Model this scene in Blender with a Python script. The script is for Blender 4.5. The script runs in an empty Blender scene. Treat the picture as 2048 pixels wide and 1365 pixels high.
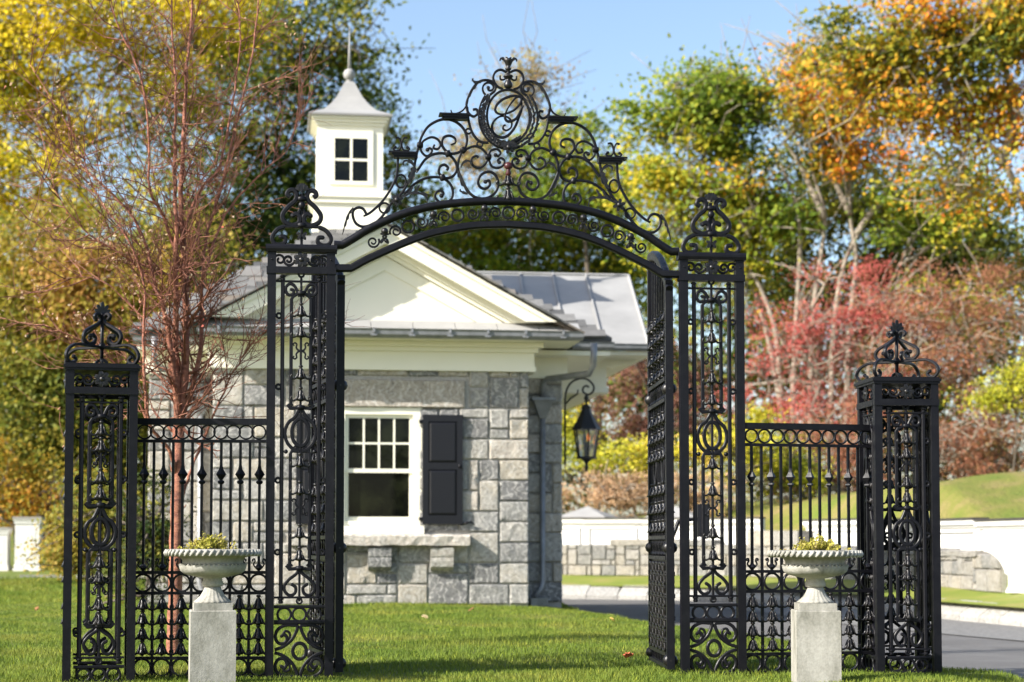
import bpy, math, random
import numpy as np
from mathutils import Vector, Matrix
R = math.radians
random.seed(7); rng = np.random.default_rng(11)
S = bpy.context.scene
COL = S.collection
# ------------------------------------------------------------------ camera
FPX = 3600.0; PITCH = R(3.1); CAMH = 0.87
cam_d = bpy.data.cameras.new('camera'); cam = bpy.data.objects.new('camera', cam_d); COL.objects.link(cam)
cam.location = (0, 0, CAMH); cam.rotation_euler = (R(90)+PITCH, 0, 0)
cam_d.sensor_width = 36; cam_d.lens = FPX/2048*36
HORIZ = 1090.0
SHIFT = (HORIZ-682.5-FPX*math.tan(PITCH))/2048
cam_d.shift_y = SHIFT
cam_d.clip_end = 2000
cam_d.dof.use_dof = True; cam_d.dof.focus_distance = 11.95; cam_d.dof.aperture_fstop = 2.3
S.camera = cam
YP = 682.5+SHIFT*2048
# ------------------------------------------------------------------ light
SUN_EL = R(33); SUN_DIR = Vector((0.87, 0.49, 0)).normalized()      # the way shadows fall on the ground
w = bpy.data.worlds.new('World'); S.world = w; w.use_nodes = True
nt = w.node_tree; bg = nt.nodes['Background']
sky = nt.nodes.new('ShaderNodeTexSky'); sky.sky_type = 'NISHITA'; sky.sun_disc = False
sky.sun_elevation = SUN_EL; sky.sun_rotation = math.atan2(-SUN_DIR.x, -SUN_DIR.y)
sky.air_density = 1.0; sky.dust_density = 1.6; sky.ozone_density = 1.2
nt.links.new(sky.outputs[0], bg.inputs[0]); bg.inputs[1].default_value = 0.118
sl = bpy.data.lights.new('sun', 'SUN'); sl.energy = 5.0; sl.angle = R(0.53); sl.color = (1, .95, .87)
sun = bpy.data.objects.new('sun', sl); COL.objects.link(sun)
sun.rotation_euler = Vector((SUN_DIR.x*math.cos(SUN_EL), SUN_DIR.y*math.cos(SUN_EL), -math.sin(SUN_EL))).to_track_quat('-Z', 'Y').to_euler()
S.view_settings.view_transform = 'Standard'; S.view_settings.look = 'None'
S.view_settings.exposure = 1.12; S.view_settings.gamma = 1
S.render.engine = 'CYCLES'
# ------------------------------------------------------------------ helpers: photo pixel -> ray -> point on a real plane
def ray(px, py):
    x = (px-1024)/FPX; up = (YP-py)/FPX
    return Vector((x, math.cos(PITCH)-up*math.sin(PITCH), math.sin(PITCH)+up*math.cos(PITCH)))
def atY(px, py, Y):
    d = ray(px, py); t = Y/d.y
    return Vector((d.x*t, Y, CAMH+d.z*t))
def gx(px, Y): return (px-1024)/FPX*Y
def gz(py, Y): return atY(1024, py, Y).z
class Frame:
    def __init__(s, o, ang):
        s.o = Vector(o); s.a = ang
        s.ex = Vector((math.cos(ang), math.sin(ang), 0)); s.ey = Vector((-math.sin(ang), math.cos(ang), 0))
    def uv(s, px, py, wv=0.0):
        d = ray(px, py); c = Vector((0, 0, CAMH)); p0 = s.o+s.ey*wv
        t = (p0-c).dot(s.ey)/d.dot(s.ey); p = c+d*t-s.o
        return (p.dot(s.ex), p.z)
    def u(s, px, wv=0.0, py=900): return s.uv(px, py, wv)[0]
    def z(s, py, wv=0.0, px=760): return s.uv(px, py, wv)[1]
    def world(s, u, wv, z): return s.o+s.ex*u+s.ey*wv+Vector((0, 0, z))
# ------------------------------------------------------------------ objects
def empty(name, loc, rz=0.0, label=None, cat=None, group=None):
    o = bpy.data.objects.new(name, None); COL.objects.link(o); o.location = loc; o.rotation_euler = (0, 0, rz)
    o.empty_display_size = .1
    tag(o, label, cat, group); return o
def tag(o, label=None, cat=None, group=None, kind=None):
    if label: o['label'] = label
    if cat:
        o['category'] = cat
        if not kind and 'kind' not in o: o['kind'] = 'structure' if cat == 'kerb' else 'thing'
    if group: o['group'] = group
    if kind: o['kind'] = kind
    return o
def link(name, me, parent=None, loc=None, rot=None):
    o = bpy.data.objects.new(name, me); COL.objects.link(o)
    if parent: o.parent = parent
    if loc is not None: o.location = loc
    if rot is not None: o.rotation_euler = rot
    return o
KIDS = {}
def copy_tree(o, parent=None):
    c = o.copy(); COL.objects.link(c); c.parent = parent
    for ch in o.children: copy_tree(ch, c)
    return c
class MB:
    def __init__(s): s.v = []; s.f = []
    def add(s, vs, fs):
        n = len(s.v); s.v += [tuple(q) for q in vs]; s.f += [tuple(i+n for i in q) for q in fs]; return s
    def box(s, x0, x1, y0, y1, z0, z1):
        return s.add([(x0,y0,z0),(x1,y0,z0),(x1,y1,z0),(x0,y1,z0),(x0,y0,z1),(x1,y0,z1),(x1,y1,z1),(x0,y1,z1)],
                     [(0,3,2,1),(4,5,6,7),(0,1,5,4),(1,2,6,5),(2,3,7,6),(3,0,4,7)])
    def prism(s, poly, y0, y1):                         # polygon in (x,z) extruded along y
        n = len(poly); vs = [(x,y0,z) for x,z in poly]+[(x,y1,z) for x,z in poly]
        a = sum(poly[i][0]*poly[(i+1)%n][1]-poly[(i+1)%n][0]*poly[i][1] for i in range(n))
        fs = [tuple(range(n)), tuple(range(2*n-1, n-1, -1))]+[(i, i+n, (i+1)%n+n, (i+1)%n) for i in range(n)]
        if a < 0: fs = [tuple(reversed(q)) for q in fs]
        return s.add(vs, fs)
    def prismx(s, poly, x0, x1):                        # polygon in (y,z) extruded along x
        n = len(poly); vs = [(x0,y,z) for y,z in poly]+[(x1,y,z) for y,z in poly]
        a = sum(poly[i][0]*poly[(i+1)%n][1]-poly[(i+1)%n][0]*poly[i][1] for i in range(n))
        fs = [tuple(reversed(range(n))), tuple(range(n, 2*n))]+[(i, (i+1)%n, (i+1)%n+n, i+n) for i in range(n)]
        if a < 0: fs = [tuple(reversed(q)) for q in fs]
        return s.add(vs, fs)
    def sweep(s, pts, wd, dp, y=0.0, closed=False, taper=None):   # flat bar along (x,z) points, wd wide in plane, dp deep
        n = len(pts); vs = []; fs = []
        c = min(wd, dp)*.22
        for i, (x, z) in enumerate(pts):
            a = pts[i-1] if (i > 0 or closed) else pts[i]; b = pts[(i+1) % n] if (i < n-1 or closed) else pts[i]
            tx, tz = b[0]-a[0], b[1]-a[1]; l = math.hypot(tx, tz) or 1; nx, nz = -tz/l, tx/l
            k = 1
            if 0 < i < n-1 or closed:
                p, q = (x-a[0], z-a[1]), (b[0]-x, b[1]-z); lp, lq = math.hypot(*p) or 1, math.hypot(*q) or 1
                co = (p[0]*q[0]+p[1]*q[1])/lp/lq; k = min(1.6, 1/math.sqrt(max(.2, (1+co)/2)))
            h = wd/2*k*(taper(i/(n-1)) if taper else 1); d = dp/2; cc = min(c, h*.5)
            for (o, e) in ((h-cc,-d),(h,-d+cc),(h,d-cc),(h-cc,d),(-h+cc,d),(-h,d-cc),(-h,-d+cc),(-h+cc,-d)):
                vs.append((x+nx*o, y+e, z+nz*o))
        m = n if closed else n-1
        for i in range(m):
            j = (i+1) % n
            for k in range(8): fs.append((i*8+k, i*8+(k+1)%8, j*8+(k+1)%8, j*8+k))
        if not closed: fs += [tuple(range(7,-1,-1)), tuple(range((n-1)*8, n*8))]
        return s.add(vs, fs)
    def tube(s, pts, rad, n=6):
        vs = []; fs = []; up = Vector((.31,.77,.21))
        P = [Vector(p) for p in pts]
        for i, p in enumerate(P):
            t = (P[min(i+1, len(P)-1)]-P[max(i-1, 0)])
            if t.length < 1e-9: t = Vector((0,0,1))
            t.normalize(); a = t.cross(up)
            if a.length < .05: a = t.cross(Vector((1,0,0)))
            a.normalize(); b = t.cross(a); r = rad[i] if hasattr(rad, '__len__') else rad
            for k in range(n):
                th = 2*math.pi*k/n; vs.append(p+a*(r*math.cos(th))+b*(r*math.sin(th)))
        for i in range(len(P)-1):
            for k in range(n): fs.append((i*n+k, i*n+(k+1)%n, (i+1)*n+(k+1)%n, (i+1)*n+k))
        fs += [tuple(range(n-1,-1,-1)), tuple(range((len(P)-1)*n, len(P)*n))]
        return s.add(vs, fs)
    def lathe(s, prof, n=12, c=(0,0,0), sy=1.0, mod=None):     # profile (r,z)
        vs = []; fs = []; m = len(prof)
        for i, (r, z) in enumerate(prof):
            for k in range(n):
                th = 2*math.pi*k/n; rr = r*(mod(th, i/(m-1)) if mod else 1)
                vs.append((c[0]+rr*math.cos(th), c[1]+rr*math.sin(th)*sy, c[2]+z))
        for i in range(m-1):
            for k in range(n): fs.append((i*n+k, i*n+(k+1)%n, (i+1)*n+(k+1)%n, (i+1)*n+k))
        up = prof[-1][1] > prof[0][1]
        fs2 = [tuple(range(n-1,-1,-1)), tuple(range((m-1)*n, m*n))]
        fs += fs2
        if not up: fs = [tuple(reversed(q)) for q in fs]
        return s.add(vs, fs)
    def ball(s, c, r, n=8, sx=1, sy=1, sz=1):
        m = max(4, n//2+1); vs = []; fs = []
        for i in range(m+1):
            ph = -math.pi/2+math.pi*i/m
            for k in range(n):
                th = 2*math.pi*k/n
                vs.append((c[0]+r*sx*max(.02, math.cos(ph))*math.cos(th), c[1]+r*sy*max(.02, math.cos(ph))*math.sin(th), c[2]+r*sz*math.sin(ph)))
        for i in range(m):
            for k in range(n): fs.append((i*n+k, i*n+(k+1)%n, (i+1)*n+(k+1)%n, (i+1)*n+k))
        return s.add(vs, fs)
    def acanthus(s, pts, wmax, lobes=4, y=0.0, relief=.35, side=0):  # lobed leaf along (x,z) points
        n = len(pts); vs = []; fs = []
        for i, (x, z) in enumerate(pts):
            a = pts[max(i-1, 0)]; b = pts[min(i+1, n-1)]; tx, tz = b[0]-a[0], b[1]-a[1]; l = math.hypot(tx, tz) or 1
            nx, nz = -tz/l, tx/l; t = i/(n-1); env = wmax*(math.sin(math.pi*(.12+.88*t))**.7)*(1-.25*t)
            saw = .45+.55*abs(((t*lobes) % 1)*1.0)
            for q in (-1, -.5, 0, .5, 1):
                ww = env*q*(saw if abs(q) == 1 else .8)
                if side and q*side < 0: ww *= .3
                vs.append((x+nx*ww, y-(.012+relief*env*(.75-abs(abs(q)-.5)*1.3)), z+nz*ww))
        for i in range(n-1):
            for k in range(4): fs.append((i*5+k, i*5+k+1, i*5+k+6, i*5+k+5))
        m = len(vs)
        back = [(v[0], v[1]+.012, v[2]) for v in vs]
        fs2 = [tuple(reversed([q+m for q in f])) for f in fs]
        edge = [i*5 for i in range(n)]+[(n-1)*5+k for k in range(1, 5)]+[i*5+4 for i in range(n-2, -1, -1)]+[3, 2, 1]
        e2 = [(edge[i], edge[i]+m, edge[(i+1) % len(edge)]+m, edge[(i+1) % len(edge)]) for i in range(len(edge))]
        return s.add(vs+back, fs+fs2+e2)
    def mesh(s, name, mat, smooth=False):
        me = bpy.data.meshes.new(name); me.from_pydata(s.v, [], s.f); me.update()
        if mat: me.materials.append(mat)
        if smooth: me.polygons.foreach_set('use_smooth', [True]*len(me.polygons))
        return me
    def build(s, name, mat, parent=None, smooth=False, loc=None, rot=None):
        return link(name, s.mesh(name, mat, smooth), parent, loc, rot)
def cr(pts, n=6, closed=False):                      # Catmull-Rom through points
    out = []; m = len(pts)
    if m < 3 and not closed: return list(pts)
    rng_ = range(m) if closed else range(m-1)
    for i in rng_:
        p1, p2 = pts[i], pts[(i+1) % m]
        p0 = pts[i-1] if (i > 0 or closed) else p1; p3 = pts[(i+2) % m] if (i < m-2 or closed) else p2
        for k in range(n):
            t = k/n
            out.append(tuple(.5*((2*b)+(c-a)*t+(2*a-5*b+4*c-d)*t*t+(3*b-a-3*c+d)*t**3) for a, b, c, d in zip(p0, p1, p2, p3)))
    if not closed: out.append(tuple(pts[-1]))
    return out
def spiral(c, r0, r1, a0, turns, n=22):
    return [(c[0]+(r0+(r1-r0)*t**.85)*math.cos(a0+2*math.pi*turns*t), c[1]+(r0+(r1-r0)*t**.85)*math.sin(a0+2*math.pi*turns*t)) for t in [i/n for i in range(n+1)]]
def circ(c, rx, rz=None, n=22): rz = rz or rx; return [(c[0]+rx*math.cos(2*math.pi*i/n), c[1]+rz*math.sin(2*math.pi*i/n)) for i in range(n)]
# ------------------------------------------------------------------ materials
def mat(name, col, rough=.6, spec=.5, metal=0.0):
    m = bpy.data.materials.new(name); m.use_nodes = True; b = m.node_tree.nodes['Principled BSDF']
    b.inputs['Base Color'].default_value = (*col, 1); b.inputs['Roughness'].default_value = rough
    b.inputs['Specular IOR Level'].default_value = spec; b.inputs['Metallic'].default_value = metal
    return m
def N(m, t, **kw):
    n = m.node_tree.nodes.new(t)
    for k, v in kw.items():
        if hasattr(n, k): setattr(n, k, v)
        else: n.inputs[k].default_value = v
    return n
def L(m, a, b): m.node_tree.links.new(a, b)
def ramp(m, fac, stops):
    r = N(m, 'ShaderNodeValToRGB'); e = r.color_ramp.elements
    while len(e) < len(stops): e.new(.5)
    for el, (p, c) in zip(e, stops): el.position = p; el.color = (*c, 1)
    L(m, fac, r.inputs[0]); return r.outputs[0]
def noise(m, vec, scale, detail=4, rough=.6):
    n = N(m, 'ShaderNodeTexNoise', Scale=scale, Detail=detail, Roughness=rough)
    if vec is not None: L(m, vec, n.inputs['Vector'])
    return n.outputs[0]
def bump(m, h, strength=.3, dist=.01):
    b = N(m, 'ShaderNodeBump', Strength=strength, Distance=dist); L(m, h, b.inputs['Height'])
    L(m, b.outputs[0], m.node_tree.nodes['Principled BSDF'].inputs['Normal'])
def mix(m, fac, a, b, mode='MIX'):
    n = N(m, 'ShaderNodeMix', data_type='RGBA', blend_type=mode)
    for s_, v in ((n.inputs[0], fac), (n.inputs[6], a), (n.inputs[7], b)):
        if isinstance(v, (int, float)): s_.default_value = v
        elif isinstance(v, tuple): s_.default_value = (*v, 1)
        else: L(m, v, s_)
    return n.outputs[2]
def objco(m): return N(m, 'ShaderNodeTexCoord').outputs['Object']
def geopos(m): return N(m, 'ShaderNodeNewGeometry').outputs['Position']
def base(m): return m.node_tree.nodes['Principled BSDF'].inputs['Base Color']
def stone_mat(name, stops, vein=(.62,.6,.56), sc=5.0, bumps=1.0, jitter=.75):
    m = mat(name, (.4,.4,.4), .85, .3); g = geopos(m); oi = N(m, 'ShaderNodeObjectInfo')
    n1 = noise(m, g, sc, 6, .65); a = N(m, 'ShaderNodeMath', operation='MULTIPLY_ADD'); L(m, oi.outputs['Random'], a.inputs[0]); a.inputs[1].default_value = jitter
    s2 = N(m, 'ShaderNodeMath', operation='MULTIPLY_ADD'); L(m, n1, s2.inputs[0]); s2.inputs[1].default_value = 1-jitter*.6; s2.inputs[2].default_value = -jitter*.12
    L(m, s2.outputs[0], a.inputs[2]); c = ramp(m, a.outputs[0], stops)
    wv = N(m, 'ShaderNodeTexWave', wave_type='BANDS', Scale=2.2, Distortion=14.0, Detail=4.0); wv.inputs['Detail Scale'].default_value = 1.8
    mp = N(m, 'ShaderNodeMapping'); mp.inputs['Scale'].default_value = (1.2,1,2.0); L(m, g, mp.inputs[0]); L(m, mp.outputs[0], wv.inputs[0])
    vr = ramp(m, wv.outputs['Fac'], [(0,(0,0,0)),(.80,(0,0,0)),(.97,(.6,.6,.6))])
    c2 = mix(m, vr, c, vein)
    sp = ramp(m, noise(m, g, sc*3.4, 8, .74), [(.33,(.33,.33,.34)),(.44,(.8,.8,.8)),(.55,(1,1,1))])
    L(m, mix(m, .85, c2, sp, 'MULTIPLY'), base(m))
    hb = N(m, 'ShaderNodeMath', operation='MULTIPLY_ADD'); L(m, noise(m, g, sc*1.6, 8, .75), hb.inputs[0]); hb.inputs[1].default_value = .8
    L(m, noise(m, g, sc*5, 6, .75), hb.inputs[2]); bump(m, hb.outputs[0], bumps, .035); return m
iron = mat('black_iron_paint', (.016,.016,.02), .38, .2)
_n = noise(iron, geopos(iron), 34, 5, .6); L(iron, ramp(iron, _n, [(.3,(.28,.28,.28)),(.75,(.55,.55,.55))]), iron.node_tree.nodes['Principled BSDF'].inputs['Roughness'])
L(iron, ramp(iron, noise(iron, geopos(iron), 11, 6, .7), [(.45,(.0055,.0055,.008)),(.68,(.009,.009,.0115)),(.80,(.03,.029,.027)),(.86,(.22,.21,.20))]), base(iron)); bump(iron, _n, .25, .004)
ironworn = mat('worn_black_iron', (.03,.025,.022), .36, .4)
L(ironworn, ramp(ironworn, noise(ironworn, geopos(ironworn), 45, 5, .7), [(.42,(.006,.006,.008)),(.62,(.014,.012,.011)),(.80,(.055,.043,.035))]), base(ironworn)); bump(ironworn, noise(ironworn, geopos(ironworn), 60, 4), .4, .006)
ironred = mat('rust_red_iron', (.05,.010,.011), .4, .4)
cream = mat('cream_paint', (.80,.745,.56), .5, .4)
L(cream, mix(cream, ramp(cream, noise(cream, geopos(cream), 3, 6, .7), [(.35,(0,0,0)),(.9,(.35,.35,.35))]), (.80,.77,.64), (.74,.70,.55)), base(cream)); bump(cream, noise(cream, geopos(cream), 40, 3), .06, .004)
creamw = mat('white_paint', (.80,.79,.75), .5, .4)
L(creamw, mix(creamw, ramp(creamw, noise(creamw, geopos(creamw), 1.6, 7, .7), [(.4,(0,0,0)),(.85,(.3,.3,.3))]), (.66,.65,.62), (.47,.45,.40)), base(creamw))
stone = stone_mat('grey_granite', [(0,(.12,.12,.125)),(.22,(.20,.198,.196)),(.45,(.32,.315,.30)),(.68,(.43,.41,.37)),(.85,(.46,.41,.33)),(1,(.55,.52,.47))])
stonetan = stone_mat('buff_granite', [(0,(.30,.27,.225)),(.4,(.45,.405,.345)),(.7,(.53,.48,.415)),(1,(.60,.56,.50))], (.7,.68,.63))
stonelow = stone_mat('dimmed_wall_stone', [(0,(.15,.15,.15)),(.3,(.24,.235,.22)),(.6,(.33,.31,.28)),(1,(.38,.34,.28))], (.4,.38,.35))  # same stone with its colour darkened to offset the strong sun on this wall
mortar = mat('mortar', (.36,.345,.31), .95, .1); L(mortar, ramp(mortar, noise(mortar, geopos(mortar), 30, 5), [(.3,(.30,.285,.26)),(.7,(.42,.40,.36))]), base(mortar)); bump(mortar, noise(mortar, geopos(mortar), 80, 4), .6, .01)
slate = mat('slate', (.2,.2,.21), .7, .4); _oi = N(slate, 'ShaderNodeObjectInfo')
_c = ramp(slate, _oi.outputs['Random'], [(0,(.075,.075,.074)),(.4,(.135,.132,.127)),(.75,(.19,.186,.178)),(1,(.165,.135,.105))])
L(slate, mix(slate, .6, _c, ramp(slate, noise(slate, geopos(slate), 9, 6), [(.3,(.6,.6,.6)),(.7,(1,1,1))]), 'MULTIPLY'), base(slate)); bump(slate, noise(slate, geopos(slate), 25, 5), .5, .01)
zinc = mat('zinc_sheet', (.40,.405,.42), .6, .25, 0.0)
L(zinc, ramp(zinc, noise(zinc, geopos(zinc), 1.6, 6, .6), [(.3,(.25,.247,.24)),(.7,(.32,.315,.306))]), base(zinc)); bump(zinc, noise(zinc, geopos(zinc), 2.2, 4), .12, .03)
leadm = mat('lead_gutter', (.22,.225,.235), .45, .5, .3)
L(leadm, ramp(leadm, noise(leadm, geopos(leadm), 6, 5), [(.3,(.17,.175,.18)),(.7,(.27,.275,.29))]), base(leadm))
shutterm = mat('black_shutter_paint', (.009,.009,.012), .42, .35); bump(shutterm, noise(shutterm, geopos(shutterm), 50, 3), .08, .003)
glass = mat('window_glass', (.012,.014,.012), .04, .22)
L(glass, ramp(glass, noise(glass, geopos(glass), 2.2, 4), [(.45,(.002,.0025,.002)),(.8,(.018,.021,.010))]), base(glass))
cast = mat('cast_stone', (.5,.48,.42), .85, .25)
_g = geopos(cast); _m = N(cast, 'ShaderNodeMapping'); _m.inputs['Scale'].default_value = (1,1,.45); L(cast, _g, _m.inputs[0])
_c1 = ramp(cast, noise(cast, _m.outputs[0], 7, 7, .68), [(.25,(.10,.10,.08)),(.40,(.25,.243,.21)),(.55,(.34,.33,.295)),(.7,(.40,.39,.35))])
L(cast, mix(cast, .5, _c1, ramp(cast, noise(cast, _g, 60, 3), [(.35,(.7,.7,.7)),(.6,(1,1,1))]), 'MULTIPLY'), base(cast)); bump(cast, noise(cast, _g, 55, 6, .7), .45, .006)
asphalt = mat('asphalt', (.06,.06,.063), .85, .3); _g = geopos(asphalt)
L(asphalt, mix(asphalt, .7, ramp(asphalt, noise(asphalt, _g, .9, 6, .7), [(.3,(.10,.096,.093)),(.7,(.165,.16,.155))]), ramp(asphalt, noise(asphalt, _g, 90, 2), [(.35,(.6,.6,.6)),(.65,(1.1,1.1,1.1))]), 'MULTIPLY'), base(asphalt)); bump(asphalt, noise(asphalt, _g, 120, 3), .5, .01)
pavem = mat('cobble_apron', (.14,.135,.13), .85, .3); _g = geopos(pavem)
L(pavem, ramp(pavem, noise(pavem, _g, 14, 5, .7), [(.3,(.09,.088,.085)),(.7,(.24,.235,.225))]), base(pavem))
kerbm = stone_mat('pale_kerb_stone', [(0,(.25,.243,.225)),(.5,(.34,.33,.305)),(1,(.41,.395,.365))], (.45,.44,.41), 6, .6, .5)
def grass_mat(name, a, b, c, tr=True):
    m = mat(name, b, .7, .2); g = geopos(m)
    r = ramp(m, noise(m, g, .8, 6, .65), [(.28,a),(.5,b),(.72,c)])
    gi = N(m, 'ShaderNodeNewGeometry'); v = ramp(m, gi.outputs['Random Per Island'], [(0,(.6,.6,.6)),(.5,(1,1,1)),(.88,(1.15,1.1,.95)),(1,(1.9,1.55,1.0))])
    L(m, mix(m, 1.0, r, v, 'MULTIPLY'), base(m))
    if tr:
        t = N(m, 'ShaderNodeBsdfTranslucent'); L(m, base(m).links[0].from_socket, t.inputs[0])
        ms = N(m, 'ShaderNodeMixShader'); ms.inputs[0].default_value = .35
        out = m.node_tree.nodes['Material Output']; L(m, m.node_tree.nodes['Principled BSDF'].outputs[0], ms.inputs[1]); L(m, t.outputs[0], ms.inputs[2]); L(m, ms.outputs[0], out.inputs[0])
    return m
grassm = grass_mat('lawn_blades', (.095,.165,.022), (.165,.225,.034), (.27,.28,.06))
soilm = grass_mat('lawn_thatch', (.09,.14,.018), (.15,.19,.028), (.24,.23,.05), False); bump(soilm, noise(soilm, geopos(soilm), 40, 4), .8, .03)
vergem = grass_mat('verge_grass', (.11,.165,.02), (.18,.21,.035), (.27,.22,.08), False)
drygm = grass_mat('dry_hill_grass', (.12,.185,.025), (.20,.205,.045), (.32,.23,.11), False); bump(drygm, noise(drygm, geopos(drygm), 8, 6), .8, .1)
LEAFM = {}
def leafm(name, cols, sc=.35, tr=.42):
    if name in LEAFM: return LEAFM[name]
    m = mat('leaves_'+name, cols[0], .6, .25); g = geopos(m); gi = N(m, 'ShaderNodeNewGeometry')
    a = N(m, 'ShaderNodeMath', operation='MULTIPLY_ADD'); L(m, gi.outputs['Random Per Island'], a.inputs[0]); a.inputs[1].default_value = .5
    b_ = N(m, 'ShaderNodeMath', operation='MULTIPLY_ADD'); L(m, noise(m, g, sc, 3, .5), b_.inputs[0]); b_.inputs[1].default_value = 1.7; b_.inputs[2].default_value = -.60
    L(m, b_.outputs[0], a.inputs[2])
    c = ramp(m, a.outputs[0], [(.06+.88*i/(len(cols)-1), q) for i, q in enumerate(cols)]); L(m, c, base(m))
    t = N(m, 'ShaderNodeBsdfTranslucent'); L(m, c, t.inputs[0])
    ms = N(m, 'ShaderNodeMixShader'); ms.inputs[0].default_value = tr
    L(m, m.node_tree.nodes['Principled BSDF'].outputs[0], ms.inputs[1]); L(m, t.outputs[0], ms.inputs[2]); L(m, ms.outputs[0], m.node_tree.nodes['Material Output'].inputs[0])
    LEAFM[name] = m; return m
barkm = mat('pale_bark', (.3,.27,.22), .9, .2); L(barkm, ramp(barkm, noise(barkm, geopos(barkm), 3, 6, .7), [(.3,(.16,.135,.105)),(.7,(.38,.33,.265))]), base(barkm)); bump(barkm, noise(barkm, geopos(barkm), 9, 5), .8, .05)
barkd = mat('dark_bark', (.1,.08,.06), .9, .2); L(barkd, ramp(barkd, noise(barkd, geopos(barkd), 3, 6, .7), [(.3,(.06,.05,.04)),(.7,(.16,.13,.10))]), base(barkd))
barkr = mat('copper_bark', (.2,.07,.04), .5, .45)
_m = N(barkr, 'ShaderNodeMapping'); _m.inputs['Scale'].default_value = (1,1,2.6); L(barkr, geopos(barkr), _m.inputs[0])
L(barkr, ramp(barkr, noise(barkr, _m.outputs[0], 9, 7, .72), [(.3,(.09,.03,.02)),(.46,(.25,.085,.048)),(.62,(.42,.165,.09)),(.8,(.55,.31,.20))]), base(barkr)); bump(barkr, noise(barkr, _m.outputs[0], 22, 6, .75), 1.0, .015)
barkt = mat('twig_bark', (.2,.12,.08), .7, .3); L(barkt, ramp(barkt, noise(barkt, geopos(barkt), 5, 4), [(.3,(.10,.034,.024)),(.7,(.30,.13,.08))]), base(barkt))
# ================================================================== IRON GATEWAY
GA = R(6.8)
G = Frame((gx(1013, 12.0), 12.0, 0), GA)
U0 = G.u(1016.5)                                    # axis of the arch
def zA(x, y): return (640+x/2.676, 90+y/2.676)
def zB(x, y): return (870+x/4.267, 100+y/4.267)
def zC(x, y): return (680+x/4.706, 220+y/4.706)
def g2(pts): return [G.uv(*p) for p in pts]
def mir(pts): return [(2*U0-x, z) for x, z in pts]
def petal(mb, c, ang, ln, wd, y=0.0):               # small cupped petal in the (x,z) plane
    p = [(c[0]+math.cos(ang)*ln*t, c[1]+math.sin(ang)*ln*t) for t in (0,.3,.6,.85,1)]
    mb.acanthus(p, wd, 1, y, .5)
def rosette_mesh(r):
    m = MB()
    for k in range(6): petal(m, (0,0), k*math.pi/3+.3, r, r*.42, 0)
    m.ball((0,-.012,0), r*.42, 8); return m.mesh('rosette', ironworn, True)
def bell_mesh(h, r, curls=True):                    # bell flower, mouth down, origin at its top
    m = MB()
    m.lathe([(r*.22,0),(r*.4,-h*.05),(r*.4,-h*.11),(r*.2,-h*.18),(r*.4,-h*.32),(r*.52,-h*.55),(r*.62,-h*.75),(r*.86,-h*.9),(r*.7,-h*.93),(r*.2,-h*1.0)], 12, mod=lambda th, t: 1+.13*math.cos(4*th)*(t > .3))
    m.ball((0,0,-h*.97), r*.26, 6)
    if curls:
        for s_ in (-1, 1):
            p = [(s_*r*.55,-h*.6),(s_*r*.85,-h*.86),(s_*r*1.35,-h*.95),(s_*r*1.75,-h*.80),(s_*r*1.55,-h*.64)]
            m.tube([(x,0,z) for x, z in cr(p, 3)], [r*.19]*12+[r*.24], 5)
            m.tube([(0,x*.38,z) for x, z in cr(p, 2)], r*.15, 4)
    for k in range(4):
        th = math.pi/4+k*math.pi/2
        m.tube([(math.cos(th)*r*q, math.sin(th)*r*q, -h*zq) for q, zq in ((.44,.3),(.66,.55),(.8,.75),(1.02,.93))], [r*.09,r*.13,r*.13,r*.08], 4)
    return m.mesh('bell_flower', ironworn, True)
BELL = bell_mesh(.096, .037); BELLF = bell_mesh(.100, .041)
ROS = rosette_mesh(.03); ROSBIG = rosette_mesh(.045)
def collar_mesh():
    m = MB(); m.lathe([(.010,-.014),(.017,-.012),(.019,-.004),(.019,.004),(.017,.012),(.010,.014)], 8); return m.mesh('collar', iron, True)
COLLAR = collar_mesh()
WF = 1.0
def bar(par, name, pts, wd=.017, dp=.022, y=0.0, closed=False, ball=None, taper=None, m=iron):
    b = MB(); b.sweep(pts, wd*WF, dp, y, closed, taper)
    if ball: b.ball((pts[-1][0], y, pts[-1][1]), ball, 8)
    return b.build(name, m, par, False)
def both(par, name, px, n=5, **k):
    p = cr(g2(px), n)
    bar(par, name, p, **k); bar(par, name, mir(p), **k)

arch = empty('arch_overthrow', G.o, GA, 'black wrought iron arch with scrolled crest and letter G spanning the two tall pillars', 'arch')
# two curved bars
top_px = [(668,490),(684,491),(708,477),(733,461),(770,443),(808,428),(843,418),(879,411),(918,406.5),(958,404),(1016.5,403)]
bot_px = [(664,537),(702,537),(726,523.5),(752,511),(790,494),(827,479),(864,467),(902,458.5),(930,454),(958,451),(1016.5,449.5)]
def half_full(px):
    p = [q for q in g2(px)]; p2 = p[:2]+cr(p[1:], 4)[1:]; return p2+[q for q in reversed(mir(p2))][1:]
TOP = half_full(top_px); BOT = half_full(bot_px)
tb = MB(); prof = [(math.cos(a)*.031, math.sin(a)*.028) for a in [math.pi*2*i/12 for i in range(12)]]
n_ = len(TOP); vs = []; fs = []
for i, (x, z) in enumerate(TOP):
    a = TOP[max(i-1,0)]; b = TOP[min(i+1,n_-1)]; tx, tz = b[0]-a[0], b[1]-a[1]; l = math.hypot(tx,tz); nx, nz = -tz/l, tx/l
    for d, h in prof: vs.append((x+nx*h, d-.005, z+nz*h))
for i in range(n_-1):
    for k in range(12): fs.append((i*12+k, (i+1)*12+k, (i+1)*12+(k+1)%12, i*12+(k+1)%12))
tb.add(vs, fs); tb.build('top_rail', iron, arch, True)
bar(arch, 'bottom_rail', BOT, .050, .05)
MID = [((a[0]+b[0])/2, (a[1]+b[1])/2) for a, b in zip(TOP, BOT)]
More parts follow.
